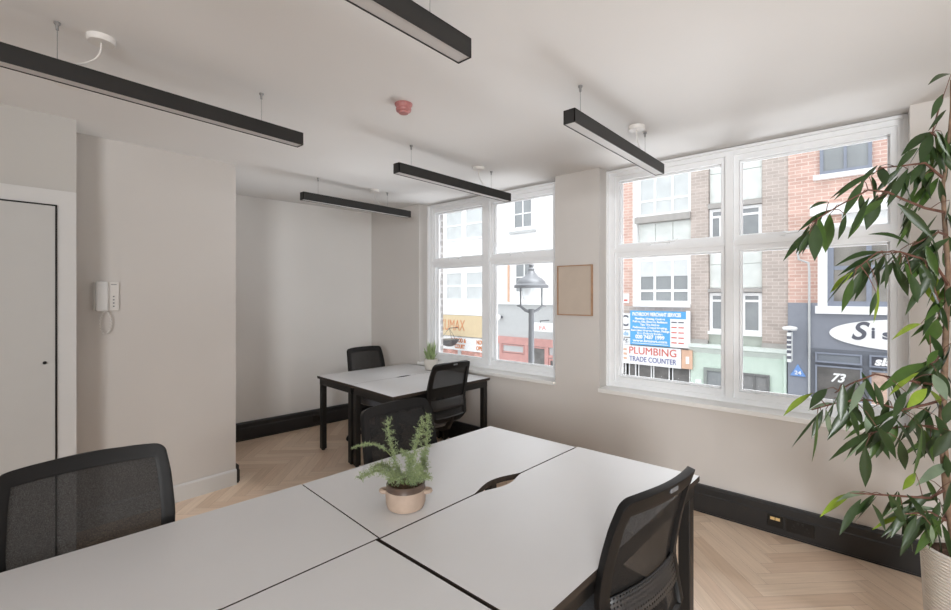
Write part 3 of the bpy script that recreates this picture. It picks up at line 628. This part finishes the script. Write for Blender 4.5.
bp = nt.nodes.new('ShaderNodeBump'); bp.inputs['Strength'].default_value = .6; bp.inputs['Distance'].default_value = .006; nt.links.new(wv.outputs['Fac'], bp.inputs['Height']); nt.links.new(bp.outputs['Normal'], nt.nodes['Principled BSDF'].inputs['Normal'])
MB().lathe([(.120, 0), (.124, .02), (.134, .3), (.146, .56), (.148, .59), (.143, .595), (.138, .58), (.135, .53)], .035, .02, 48, cap=(True, False)).build('plant_pot', mp, plant, smooth=True)
MB().lathe([(.138, .55), (.08, .556), (.001, .558)], .035, .02, 24, cap=(False, False)).build('soil', M['soil'], plant, smooth=True)
# asparagus fern in a two-handled stoneware pot
FX, FY = -1.322, 1.100
fern = empty('potted_fern', (FX, FY, .73)); tag(fern, 'feathery asparagus fern in a brown two-handled stoneware pot on the near white desk', 'potted plant')
po = MB().lathe([(.060, 0), (.068, .003), (.074, .02), (.0755, .05), (.074, .072)], 0, 0, 40, cap=(True, False)).build('plant_pot', M['terracotta'], fern, smooth=True)
MB().lathe([(.0742, .071), (.072, .082), (.073, .090), (.070, .094), (.066, .092), (.064, .07)], 0, 0, 40, cap=(False, False)).build('pot_rim', M['glaze'], fern, smooth=True)
hd_ = Vector((.75, .661))   # handles left and right as seen from the room
for sg in (-1, 1):
    d = hd_*sg; pd = Vector((-d.y, d.x)); h = MB()
    ring = []
    for k in range(9):
        a = -PI/2+PI*k/8; ring.append((d.x*(.070+.024*math.cos(a))+pd.x*.016*math.sin(a), d.y*(.070+.024*math.cos(a))+pd.y*.016*math.sin(a), .060))
    h.tube(ring, .008, 8); h.build('pot_handle', M['terracotta'], fern, smooth=True)
MB().lathe([(.066, .078), (.03, .082), (.001, .083)], 0, 0, 24, cap=(False, False)).build('soil', M['soil'], fern, smooth=True)
FR = [((-1.358,1.116,.807),(-1.378,1.098,.911),(-1.395,1.082,1.054)),((-1.343,1.129,.814),(-1.3,1.127,.922),(-1.252,1.129,1.078)),((-1.331,1.139,.814),(-1.313,1.195,.92),(-1.31,1.202,1.068)),((-1.366,1.108,.807),(-1.369,1.039,.88),(-1.391,.953,.874)),((-1.355,1.118,.822),(-1.475,1.119,.921),(-1.638,1.082,.892)),((-1.326,1.144,.814),(-1.297,1.169,.861),(-1.294,1.172,.938)),((-1.36,1.113,.807),(-1.435,1.114,.855),(-1.51,1.102,.835)),((-1.343,1.129,.807),(-1.316,1.126,.891),(-1.323,1.092,.952)),((-1.337,1.134,.807),(-1.263,1.119,.876),(-1.225,1.081,.92)),((-1.34,1.11,.807),(-1.33,1.07,.86),(-1.30,1.02,.87)),((-1.34,1.12,.807),(-1.28,1.14,.85),(-1.22,1.13,.87))]
fm = MB(); stem = MB()
def bez(a, b, c, t): return a*(1-t)**2+b*2*t*(1-t)+c*t*t
for fi, (a, b, c) in enumerate(FR):
    a, b, c = [Vector(p)-Vector((FX, FY, .73))+Vector((.02, -.025, .0)) for p in (a, b, c)]
    a = Vector((a.x*.4, a.y*.4, .08)); b = b*2-(a+c)/2
    pts = [bez(a, b, c, i/14) for i in range(15)]; stem.tube(pts, [.0018-.0012*i/14 for i in range(15)], 5)
    thin = fi == 4
    if thin: pass
    for i in range(150):
        t = (.15 if not thin else .45)+(.85 if not thin else .55)*i/149; p = bez(a, b, c, t)
        rl = (.013 if thin else .037)*(1-.4*t)*random.uniform(.5, 1.1)
        d = Vector((random.gauss(0, 1), random.gauss(0, 1), random.gauss(.3, .8))).normalized(); e = p+d*rl
        for q in range(9 if not thin else 3):
            s = random.random(); m = p.lerp(e, s)
            dd = (d*.6+Vector((random.gauss(0, .7), random.gauss(0, .7), random.gauss(0, .7)))).normalized(); ln = random.uniform(.005, .010)
            sd = dd.orthogonal().normalized()*.0009
            g = random.uniform(.75, 1.3); col = srgb(150, 164, 124); col = (col[0]*g, col[1]*g, col[2]*g*random.uniform(.8, 1.1), 1)
            fm.add([m-sd, m+sd, m+dd*ln+sd*.4, m+dd*ln-sd*.4], [(0, 1, 2, 3)], 0, col)
        fm.add([p, p+Vector((.0006, 0, .0006)), e], [(0, 1, 2)], 0, srgb(120, 140, 84))
stem.build('stems', M['fern'] if False else plain('fern_stem', (122, 138, 84), .7), fern)
fm.build('foliage', M['fern'], fern, fixn=False)
# little plant on the far desk
SX, SY = -3.531, 3.285
sp = empty('potted_plant', (SX, SY, .73)); tag(sp, 'small upright green plant in a white pot on the far desk beside the window', 'potted plant')
MB().lathe([(.050, 0), (.066, .01), (.072, .05), (.073, .11), (.070, .118), (.064, .116), (.062, .10)], 0, 0, 32, cap=(True, False)).build('plant_pot', M['whitepot'], sp, smooth=True)
MB().lathe([(.064, .10), (.001, .104)], 0, 0, 20, cap=(False, False)).build('soil', M['soil'], sp)
pm = MB()
for k in range(60):
    a = random.uniform(0, 2*PI); r0 = random.uniform(0, .04); r1 = random.uniform(.01, .085); z = random.uniform(.17, .33) if r1 < .06 else random.uniform(.14, .27)
    g = random.uniform(.8, 1.25); c = srgb(164, 182, 134); c = (c[0]*g, c[1]*g, c[2]*g, 1)
    leafmesh(pm, (r0*math.cos(a), r0*math.sin(a), .10), (r1*math.cos(a)+.0, r1*math.sin(a), z), random.uniform(.014, .024), c, FACE, random.uniform(-1, 1), .02, 5)
pm.build('foliage', M['fern'], sp, smooth=True, fixn=False)
# ------------------------------------------------------------------ the street, facade colours paled to imitate haze
D = 12.0; GZ = -3.4
W_ = plain('white_render', (250, 250, 250), .9, noise=.01); SG = plain('street_off_white', (232, 234, 234), .8, noise=.02)  # SG is an even off-white
redb = brick('orange_red_brick', (210, 166, 148), (198, 148, 131), (220, 198, 186), ms=.009); brnb = brick('brown_brick', (190, 174, 164), (174, 158, 148), (200, 188, 180), ms=.009)
marble = plain('pale_marble_panel', (226, 230, 226), .5, noise=.1, scale=2.5); ledge = plain('stone_ledge', (176, 172, 168), .9, noise=.08)
fglass = plain('far_window_glass', (150, 154, 156), .2, noise=.15, scale=1.5); fglass2 = plain('curtained_glass', (208, 212, 212), .3, noise=.08, scale=3); dark = plain('dark_shop_glass', (112, 110, 108), .3, noise=.3, scale=4)
ffr = plain('far_white_frame', (248, 248, 248), .6, noise=.01); bgrey = plain('blue_grey_paint', (142, 146, 156), .7, noise=.04); green = plain('pale_green_paint', (212, 228, 216), .8, noise=.03)
greyf = plain('grey_fascia', (198, 200, 200), .8, noise=.03); redp = plain('haze_paled_red_paint', (208, 158, 152), .7, noise=.06); tan = plain('tan_fascia', (222, 202, 166), .8, noise=.03)  # red paled to paint in the street haze
blue = plain('sign_blue', (92, 172, 228), .5, noise=.02); white = plain('sign_white', (246, 246, 246), .5, noise=.01); redt = plain('sign_red', (214, 104, 92), .5); navy = plain('sign_navy', (104, 108, 160), .5); gtx = plain('sign_grey', (96, 98, 108), .5); orng = plain('sign_orange', (214, 140, 96), .6); orp = plain('orange_panel', (226, 186, 160), .6, noise=.1, scale=6)
lgrey = plain('lamp_grey', (98, 100, 103), .45, noise=.05); slate = plain('roof_slate', (120, 122, 126), .9)
struct(MB().box(-30, 20, 3.8, 40, GZ-.2, GZ).build('street_ground', plain('asphalt', (150, 150, 150), .95, noise=.1, scale=3)))
struct(MB().box(-30, 20, 10.2, 12.0, GZ, GZ+.12).build('pavement_far', plain('paving', (180, 178, 174), .95, noise=.06, scale=3)))
def fwin(par, x0, x1, z0, z1, cols=1, rows=(1,), y=D, fm_=None, gm=None, t=.05, frm='window'):
    """a far window: frame with bars (part) and its panes (sub-part)"""
    f = MB(); f.box(x0, x0+t, y-.05, y, z0, z1); f.box(x1-t, x1, y-.05, y, z0, z1); f.box(x0+t, x1-t, y-.05, y, z1-t, z1); f.box(x0+t, x1-t, y-.06, y, z0, z0+t)
    for c in range(1, cols): xc = x0+(x1-x0)*c/cols; f.box(xc-t*.4, xc+t*.4, y-.045, y, z0+t, z1-t)
    tot = sum(rows); acc = 0
    for r in rows[:-1]: acc += r; zc = z1-(z1-z0)*acc/tot; f.box(x0+t, x1-t, y-.04, y, zc-t*.4, zc+t*.4)
    o = f.build(frm, fm_ or ffr, par); MB().box(x0+.01, x1-.01, y-.02, y+.01, z0+.01, z1-.01).build('pane', gm or fglass, o); return o
# white building with sash windows, tan shop below
B1 = empty('white_building', (-12.2, D, GZ)); B1o = (-12.2, D, GZ)
def part(mb, name, mat, par, **k):
    ox, oy, oz = par.location; mb.v = [(x-ox, y-oy, z-oz) for x, y, z in mb.v]; return mb.build(name, mat, par, **k)
def pwin(par, *a, **k):
    o = fwin(None, *a, **k); ox, oy, oz = par.location
    for q in [o]+list(o.children):
        for v in q.data.vertices: v.co = (v.co.x-ox, v.co.y-oy, v.co.z-oz)
    o.parent = par; return o
tag(B1, 'bright white building with paired sash windows above the tan shop sign', 'building')
part(MB().box(-22, -9.85, D+.005, D+6, GZ, 6.2), 'wall', W_, B1)
for x0, x1 in ((-12.06, -11.14), (-11.06, -10.14)):
    pwin(B1, x0, x1, 3.53, 4.66, 1, (1, 1), gm=fglass2, t=.07); pwin(B1, x0, x1, 1.30, 2.42, 1, (1, 1), gm=fglass2, t=.09)
pwin(B1, -14.6, -12.9, 1.3, 2.42, 2, (1, 1), gm=fglass2); pwin(B1, -14.6, -12.9, 3.5, 4.6, 2, (1, 1), gm=fglass2)
part(MB().box(-22, -9.9, D-.12, D, .80, .93), 'cornice', ffr, B1)
part(MB().box(-16, -9.9, D-.03, D+.005, -1.9, .0), 'shop_front', white, B1)
for x0, x1 in ((-13.4, -11.42), (-11.22, -9.98)):
    part(MB().box(x0, x1, D-.05, D-.03, -2.6, -.50), 'shop_window', plain('shop_stock', (200, 150, 138), .7, noise=.5, scale=5), B1)
part(MB().box(-11.40, -11.24, D-.06, D-.03, GZ, .02), 'drainpipe', greyf, B1)
S = empty('shop_sign', (-11.3, D-.03, .42)); tag(S, 'tan fascia sign with brushed orange letters on the white building', 'sign')
MB().box(-2.5, 1.25, -.08, 0, -.39, .37).build('sign_board', tan, S)
text('XUMAX', -.36, -.085, -.02, .58, orng, S, width=1.32, off=-.004, shear=.1)
S = empty('shop_sign', (-11.0, D-.05, -.25)); tag(S, 'white shop window panel with small orange words below the tan sign', 'sign')
MB().box(-.95, .98, -.02, 0, -.24, .24).build('sign_board', white, S)
for tx, x, z, wd in (('& FOOD &', -.35, .11, .75), ('COURT', -.28, -.11, .5), ('NOW', .72, .10, .38), ('OPEN', .72, -.11, .40)): text(tx, x, -.025, z, .2, orng, S, width=wd, off=.008)
hb = empty('hanging_basket', (-11.35, D-.55, -.16)); tag(hb, 'dark grey hanging basket below the tan shop sign', 'hanging basket')
MB().lathe([(.10, -.15), (.22, -.10), (.34, .05), (.36, .10), (.30, .10)], 0, 0, 20, cap=(True, True)).build('basket_bowl', lgrey, hb, smooth=True)
k = MB(); k.tube([(0, 0, .5), (0, .55, .5)], .015, 6)
for a in (0, 2.1, 4.2): k.tube([(.33*math.cos(a), .33*math.sin(a), .1), (0, 0, .5)], .008, 5)
k.build('hanger', lgrey, hb)
# white/grey building with the red shop
B2 = empty('white_building', (-7.8, D, GZ)); tag(B2, 'white rendered building with a grey fascia band above the red shopfront', 'building')
part(MB().box(-9.85, -5.83, D, D+6, 1.25, 6.2), 'wall', W_, B2)
part(MB().box(-9.85, -5.83, D, D+6, GZ, 1.25), 'lower_wall', greyf, B2)
pwin(B2, -8.87, -8.11, 3.70, 4.66, 2, (1, 1), gm=fglass, t=.05); pwin(B2, -8.81, -8.06, 1.60, 2.62, 2, (1, 1), gm=fglass, t=.05)
part(MB().box(-9.02, -8.0, D-.1, D, 3.55, 3.62), 'window_ledge', greyf, B2)
part(MB().box(-9.85, -5.83, D-.09, D, 2.95, 3.04), 'string_course', ffr, B2)
part(MB().box(-9.85, -5.83, D-.10, D, 1.22, 1.28), 'string_course', ffr, B2)
part(MB().tube([(-9.07, D-.06, 1.3), (-9.07, D-.06, 2.9)], .035, 8), 'drainpipe', orp, B2)
part(MB().box(-9.85, -5.83, D-.06, D, -.10, .14).box(-9.45, -9.35, D-.06, D, GZ, -.10).box(-8.42, -8.30, D-.06, D, GZ, -.10).box(-7.62, -7.52, D-.06, D, GZ, -.10).box(-9.35, -8.42, D-.05, D, -3.3, -.40).box(-7.52, -6.4, D-.05, D, -.42, -.34), 'red_shopfront', redp, B2)
pwin(B2, -9.33, -8.44, -.38, -.12, 1, (1,), y=D-.005, gm=greyf, fm_=redp, t=.03)
pwin(B2, -8.30, -7.62, GZ+.3, -.12, 1, (1,), gm=dark, fm_=redp, t=.04)
pwin(B2, -7.50, -6.7, GZ+.3, -.45, 1, (1,), gm=dark, fm_=redp, t=.05)
S = empty('hanging_sign', (-7.45, D-.62, .55)); tag(S, 'small pale oval sign with red letters beside the street lamp', 'sign')
MB().box(-.42, .5, -.02, .02, -.12, .15).build('sign_board', white, S, bevel=.01); text('FA', .10, -.024, -.01, .18, plain('pale_red_lettering', (236, 170, 166), .6), S, width=.24, off=.002)
k = MB().tube([(0, .02, .2), (0, .5, .2)], .015, 6); k.tube([(0, .02, .14), (0, .02, .2)], .012, 6); k.build('sign_bracket', lgrey, S)
o = empty('wall_lantern', (-9.43, D-.12, .78)); tag(o, 'small round wall lamp on the grey fascia at its left end', 'wall lamp')
MB().tube([(0, -.06, 0), (0, .0, 0)], .10, 16).build('lamp_disc', white, o); MB().tube([(.04, 0, 0), (.04, .12, 0)], .04, 8).build('lamp_arm', gtx, o)
# brick building with the plumbing shop and the green shop
B3 = empty('brick_building', (-3.5, D, GZ)); tag(B3, 'brick building with pale marble panels above the plumbing and green shops', 'building')
part(MB().box(-5.83, -4.84, D, D+6, 1.12, 6.4), 'red_brick_wall', redb, B3)
part(MB().box(-4.84, -4.74, D-.06, D+.2, 1.24, 6.4), 'white_pilaster', ffr, B3)
part(MB().box(-3.385, -2.985, D, D+6, .40, 6.4).box(-1.86, -1.372, D, D+6, .40, 6.4), 'brown_brick_piers', brnb, B3)
part(MB().box(-5.83, -3.385, D-.02, D+6, 1.10, 1.24), 'brick_band', brnb, B3)
part(MB().box(-3.385, -2.985, D-.06, D, .28, .44).box(-1.86, -1.372, D-.06, D, .28, .44), 'pier_foot', ledge, B3)
part(MB().box(-4.74, -3.385, D+.12, D+6, 1.24, 6.4).box(-2.985, -1.86, D+.12, D+6, .3, 6.4), 'bay_wall', W_, B3)
pm_ = []
for (x0, x1, z0, z1, n) in ((-4.72, -3.40, 2.86, 3.44, 3), (-2.97, -1.87, 3.76, 5.2, 2), (-2.97, -1.87, 1.70, 2.84, 2)):
    for i in range(n):
        for j in range(2 if z1-z0 > .9 else 1):
            dz = (z1-z0)/(2 if z1-z0 > .9 else 1); w = (x1-x0)/n
            part(MB().box(x0+w*i+.008, x0+w*(i+1)-.008, D+.08, D+.12, z0+dz*j+.008, z0+dz*(j+1)-.008), 'marble_panel', marble, B3)
pwin(B3, -4.74, -3.39, 3.62, 5.3, 3, (3, 1), y=D+.1, gm=fglass2, t=.07)
pwin(B3, -4.74, -3.39, 1.30, 2.50, 3, (5, 2), y=D+.08, gm=fglass, t=.08)
part(MB().box(-4.66, -3.45, D+.042, D+.058, 2.02, 2.42), 'window_blind', plain('window_blind', (222, 225, 226), .8), B3)
pwin(B3, -2.97, -1.87, 2.84, 3.62, 2, (1, 3), y=D+.1, gm=fglass, t=.07)
pwin(B3, -2.97, -1.87, .64, 1.58, 3, (1, 4), y=D+.1, gm=fglass, t=.07)
part(MB().box(-2.70, -2.64, D-.18, D+.08, 2.86, 3.36), 'open_casement', ffr, B3)
part(MB().box(-4.78, -3.38, D-.10, D+.12, 3.45, 3.61).box(-2.985, -1.86, D-.04, D+.12, 3.63, 3.74).box(-2.985, -1.86, D-.04, D+.12, 1.60, 1.68), 'stone_ledges', ledge, B3)
part(MB().box(-4.82, -3.38, D-.10, D+.12, 1.22, 1.31).box(-4.82, -3.38, D-.02, D+.12, 2.50, 2.60).box(-2.985, -1.86, D-.06, D+.12, .58, .65), 'white_ledges', ffr, B3)
part(MB().box(-2.985, -1.86, D+.06, D+.12, .30, .58), 'spandrel_panel', plain('grey_green_panel', (190, 196, 188), .8), B3)
part(MB().box(-5.83, -3.38, D+.5, D+6, GZ, 1.10), 'shop_wall', dark, B3)
part(MB().box(-5.83, -3.38, D+.0, D+.5, -.24, 1.10), 'shop_head', brnb, B3)
for x0, x1 in ((-5.83, -5.06), (-4.98, -4.78), (-4.72, -4.36), (-4.32, -3.9), (-3.84, -3.40)):
    pwin(B3, x0, x1, GZ+.2, -.25, 1, (1,), y=D+.06, gm=dark, t=.025, frm='shop_window')
part(MB().box(-3.38, -1.39, D-.02, D+6, GZ, .31), 'green_shopfront', green, B3)
part(MB().extr([(D-.02, .10), (D-.12, .22), (D-.18, .25), (D-.18, .32), (D-.02, .34)], 'x', -3.40, -1.375), 'shop_cornice', plain('cornice_green_white', (226, 234, 228), .8), B3)
pwin(B3, -3.07, -2.60, GZ+.1, -.24, 1, (1,), y=D-.03, gm=fglass, fm_=plain('grey_green_frame', (150, 156, 152), .7), t=.07, frm='shop_door')
pwin(B3, -2.30, -1.71, GZ+.1, -.28, 2, (1, 2, 2, 3), y=D-.03, gm=plain('grey_panel_door', (142, 142, 142), .6), fm_=plain('grey_door_frame', (120, 120, 120), .6), t=.05, frm='shop_door')
part(MB().box(-3.27, -3.13, D-.04, D-.02, -.64, -.56), 'number_plate', white, B3)
part(MB().tube([(-1.42, D-.07, GZ), (-1.42, D-.07, .3)], .03, 8), 'drainpipe', green, B3)
# signs of the plumbing shop
S = empty('shop_sign', (-4.17, D-.05, .65)); tag(S, 'big sky blue sign board with white words and a white price list strip', 'sign')
MB().box(-.715, .715, -.08, 0, -.45, .46).build('sign_board', blue, S); MB().box(.715, .80, -.09, .0, -.45, .48).build('sign_edge', white, S)
MB().box(.33, .715, -.085, -.08, -.45, .27).build('white_strip', white, S)
text('BATHROOM MERCHANT SERVICES', -.03, -.085, .365, .13, white, S, width=1.24, off=.006)
for i, tx in enumerate(('Plumbing, Heating, Cookers', 'Boilers, Gas, Showers, Radiators', 'Taps, Tiles, Kitchens', 'Bathrooms, Central Heating,', 'Immersion Heaters, Pumps, Fittings', 'Free Delivery Service')):
    text(tx, -.19, -.085, .25-.078*i, .075, white, S, width=(.78, .9, .5, .9, 1.0, .66)[i], off=.003)
text('020 7437 1999', -.19, -.085, -.235, .13, white, S, width=.76, off=.006); text('www.bmswt.com', -.19, -.085, -.335, .10, white, S, width=.9, off=.003)
MB().box(-.66, .28, -.085, -.08, -.415, -.40).build('sign_rule', white, S)
for i in range(5):
    for j in (.43, .60): MB().box(j-.07, j+.06, -.088, -.085, .17-.13*i, .20-.13*i).build('list_line', redt if i else gtx, S)
for tx, z0, z1, mt, sz in (('C', .60, 1.03, gtx, .42), ('ads', .39, .57, plain('sign_pale_blue', (150, 190, 220), .5), .17), ('76', .18, .36, gtx, .17)):
    S = empty('shop_sign', (-5.04, D-.05, (z0+z1)/2)); tag(S, 'small white sign panel reading %s left of the blue sign' % tx, 'sign')
    MB().box(-.14, .14, -.04, 0, -(z1-z0)/2, (z1-z0)/2).build('sign_board', white, S); text(tx, -.01, -.045, 0, sz, mt, S, width=.2, off=.004)
S = empty('shop_sign', (-4.37, D-.05, -.07)); tag(S, 'white fascia sign with red and navy words under the blue sign', 'sign')
MB().box(-1.4, .78, -.05, 0, -.26, .24).build('sign_board', white, S)
text('PLUMBING', .06, -.055, .10, .27, redt, S, width=1.22); text('TRADE COUNTER', .06, -.055, -.12, .19, navy, S, width=1.22)
for z in (-.12, .0, .12): MB().box(-.76, -.62, -.055, -.05, z-.03, z+.03).build('sign_mark', orp, S)
S = empty('shop_sign', (-3.455, D-.05, -.07)); tag(S, 'orange patterned end panel right of the red and navy fascia sign', 'sign')
MB().box(-.12, .13, -.05, 0, -.25, .22).build('sign_board', orp, S); MB().box(-.02, .06, -.055, -.05, -.12, .06).build('sign_mark', white, S)
S = empty('wall_notice', (-5.05, D, 1.44)); tag(S, 'little white notice on the orange brick above the C sign', 'notice')
MB().box(-.09, .09, -.03, 0, -.13, .13).build('notice_board', white, S); MB().box(-.05, .05, -.033, -.03, -.08, -.03).build('notice_mark', redt, S)
# red brick building with the blue grey shop
B4 = empty('brick_building', (1.5, D, GZ)); tag(B4, 'orange-red brick building above the blue-grey shopfront', 'building')
part(MB().box(-1.368, 7.5, D-.02, D+6, 1.36, 6.6), 'brick_wall', redb, B4)
part(MB().box(-1.368, 7.5, D-.08, D+6, GZ, 1.36), 'shop_wall', bgrey, B4)
bw = plain('blue_grey_window_frame', (140, 146, 160), .6)
pwin(B4, -.81, .02, 4.07, 5.0, 2, (1, 3), y=D-.03, fm_=bw, gm=fglass, t=.06); part(MB().box(-.92, .07, D-.14, D, 3.96, 4.06), 'window_ledge', ffr, B4)
pwin(B4, 1.4, 2.2, 4.07, 5.0, 2, (1, 3), y=D-.03, fm_=bw, gm=fglass, t=.06)
part(MB().box(-.84, -.68, D-.14, D, 1.16, 3.3).box(-.62+1.9, -.46+1.9, D-.14, D, 1.16, 3.3).box(-.97, 1.6, D-.20, D, 3.20, 3.42).box(-.88, 1.5, D-.18, D, 1.14, 1.30).box(-.84, 1.4, D-.12, D, 2.88, 3.02), 'white_window_surround', ffr, B4)
pwin(B4, -.68, 1.28, 1.30, 2.88, 3, (1, 1), y=D-.04, gm=plain('reflecting_glass', (138, 134, 128), .3, noise=.3, scale=2), fm_=bw, t=.10)
part(MB().box(-.45, 1.28, D-.06, D-.03, 3.02, 3.2), 'window_head', SG, B4)
part(MB().tube([(-1.18, D-.08, 2.9), (-1.2, D-.1, 2.55), (-1.17, D-.1, 2.30), (-1.0, D-.1, 2.22), (-.985, D-.12, 2.05), (-.985, D-.12, -.5), (-.985, D-.12, GZ)], .022, 8), 'drainpipe', greyf, B4)
part(MB().box(-.97, 4, D-.11, D-.08, GZ, .40), 'shopfront_frame', plain('dark_blue_grey', (112, 116, 124), .7), B4)
for x0, x1, z0, z1, mt in ((-.88, -.13, .12, .33, plain('mid_blue_grey', (126, 132, 140), .6)), (-.02, 1.4, .10, .34, gtx), (-.88, -.13, GZ+.6, .06, dark), (-.02, 1.4, GZ+.6, .04, plain('poster_window', (196, 168, 152), .6, noise=.35, scale=4))):
    pwin(B4, x0, x1, z0, z1, 1, (1,), y=D-.12, gm=mt, fm_=bw, t=.03, frm='shop_window')
S = empty('shop_sign', (.62, D-.10, .75)); tag(S, 'white oval sign with grey serif letters on the blue-grey shop', 'sign')
k = MB(); n = 48; vs = [(1.27*math.cos(2*PI*i/n), 0, .31*math.sin(2*PI*i/n)) for i in range(n)]; k.add([(x, -.03, z) for x, y, z in vs]+[(x, 0, z) for x, y, z in vs], [list(range(n)), list(range(n, 2*n))[::-1]]+[(i, i+n, (i+1) % n+n, (i+1) % n) for i in range(n)]); k.build('sign_board', white, S)
text('S', -.82, -.035, .04, .50, gtx, S, width=.28, off=.010, shear=.3); text('i', -.585, -.035, .02, .30, gtx, S, width=.05, off=.010); text('s', -.38, -.035, .0, .27, gtx, S, width=.14, off=.008)
S = empty('shop_lettering', (.28, D-.18, .22)); tag(S, 'bold white letters on the glass panel under the oval sign', 'sign')
text('sis', -.10, 0, 0, .22, white, S, width=.27, off=.010, shear=.2)
S = empty('shop_lettering', (-.52, D-.18, -.18)); tag(S, 'slanted white house number 73 on the dark shop window', 'sign')
text('73', 0, 0, 0, .24, white, S, width=.24, off=.008, shear=.35)
S = empty('triangular_sign', (-1.185, D-.08, -.105)); tag(S, 'blue triangular sign on the blue-grey shop wall', 'sign')
k = MB(); k.add([(-.14, -.03, -.12), (.14, -.03, -.12), (0, -.03, .14), (-.14, 0, -.12), (.14, 0, -.12), (0, 0, .14)], [(0, 1, 2), (5, 4, 3), (0, 3, 4, 1), (1, 4, 5, 2), (2, 5, 3, 0)]); k.build('sign_board', plain('triangle_blue', (120, 160, 220), .5), S)
text('24', 0, -.034, -.05, .11, white, S, width=.12, off=.003)
S = empty('projecting_sign', (-1.30, D-.08, .45)); tag(S, 'narrow projecting sign with a pale round lamp on the corner of the blue-grey shop', 'sign')
MB().box(-.035, .035, -.42, -.12, -.34, .28).build('sign_board', SG, S); k = MB().box(-.02, .02, -.42, 0, .29, .32); k.build('sign_bracket', gtx, S)
o = MB().lathe([(.02, .42), (.12, .40), (.14, .37), (.12, .33), (.02, .31)], 0, -.27, 20).build('round_lamp', white, S, smooth=True)
for z in (.18, .08, -.02, -.12, -.24): MB().box(-.037, .037, -.425, -.36, z-.03, z+.03).build('sign_mark', gtx, S)
# street lamp
kx = .8125
SLX, SLY = -5.46*kx, 6.5
def sz(z): return 1.53+(z-1.53)*kx
sl = empty('street_lamp', (SLX, SLY, GZ)); tag(sl, 'grey street lamp with a domed top and clear glass bowl seen through the left window', 'street lamp')
def SL(mb, name, mat, **k): mb.v = [(x, y, z-GZ) for x, y, z in mb.v]; return mb.build(name, mat, sl, **k)
SL(MB().lathe([(.10, GZ), (.10, GZ+.6), (.06, GZ+.7), (.05, sz(1.0)), (.045, sz(1.19)), (.055, sz(1.2)), (.05, sz(1.23))], 0, 0, 16), 'lamp_post', lgrey, smooth=True)
dxr = Vector((.75, .661))
k = MB()
for sg in (-1, 1):
    d = dxr*sg
    k.tube([(0, 0, sz(1.16)), (d.x*.10, d.y*.10, sz(1.20)), (d.x*.19, d.y*.19, sz(1.29)), (d.x*.25, d.y*.25, sz(1.30))], [.03, .026, .022, .012], 8)
    k.tube([(d.x*.185, d.y*.185, sz(1.28)), (d.x*.185, d.y*.185, sz(1.72))], .014, 8)
SL(k, 'lamp_yoke', lgrey, smooth=True)
SL(MB().lathe([(.295, sz(1.68)), (.30, sz(1.70)), (.295, sz(1.74)), (.25, sz(1.77)), (.24, sz(1.82)), (.19, sz(1.88)), (.12, sz(1.93)), (.075, sz(2.0)), (.05, sz(2.05)), (.055, sz(2.08)), (.03, sz(2.12)), (.045, sz(2.17)), (.03, sz(2.22)), (.001, sz(2.24))], 0, 0, 32), 'lamp_hood', lgrey, smooth=True)
SL(MB().lathe([(.155, sz(1.69)), (.16, sz(1.55)), (.145, sz(1.45)), (.10, sz(1.38)), (.04, sz(1.35)), (.001, sz(1.348))], 0, 0, 28, cap=(False, False)), 'glass_bowl', plain('frosted_bowl', (226, 230, 232), .15, noise=.06, scale=9), smooth=True)
# ------------------------------------------------------------------ light
wd = bpy.data.worlds.new('world'); bpy.context.scene.world = wd; wd.use_nodes = True
bg = wd.node_tree.nodes['Background']; bg.inputs[0].default_value = (.93, .965, 1, 1); bg.inputs[1].default_value = WORLD
def area(name, loc, rot, sx, sy, power, col=(1, 1, 1)):
    l = bpy.data.lights.new(name, 'AREA'); l.shape = 'RECTANGLE'; l.size = sx; l.size_y = sy; l.energy = power; l.color = col
    o = bpy.data.objects.new(name, l); C.objects.link(o); o.location = loc; o.rotation_euler = rot; return o
for i, (x, w) in enumerate(((-3.0, 1.7), (-.76, 1.75))):
    p = area('window_portal', (x, 3.95, 1.68), (-PI/2, 0, 0), w, 1.8, 1); p.data.cycles.is_portal = True
# added fill lamps, all out of view, topping up the daylight
for i, (nm, loc, tgt, sx, sy, pw, col) in enumerate(LIGHTS):
    d = Vector(tgt)-Vector(loc); o = area(nm, loc, d.to_track_quat('-Z', 'Y').to_euler(), sx, sy, pw, col)
    if nm == 'added_room_fill': o.data.spread = math.radians(115)
# ------------------------------------------------------------------ camera
cam = bpy.data.cameras.new('camera'); co = bpy.data.objects.new('camera', cam); C.objects.link(co)
co.location = (0, 0, 1.53); co.rotation_euler = (PI/2, 0, math.radians(41.4))
cam.sensor_width = 36; cam.lens = 448.4/951*36; cam.shift_y = (295.0-305.0)/951; cam.clip_start = .02
bpy.context.scene.camera = co
sc = bpy.context.scene
sc.view_settings.view_transform = 'Standard'; sc.view_settings.look = 'None'; sc.view_settings.exposure = EXPO
sc.cycles.use_denoising = True; sc.cycles.max_bounces = 10; sc.cycles.diffuse_bounces = 6; sc.cycles.transparent_max_bounces = 16; sc.cycles.sample_clamp_indirect = 8
sc.cycles.caustics_reflective = False; sc.cycles.caustics_refractive = False
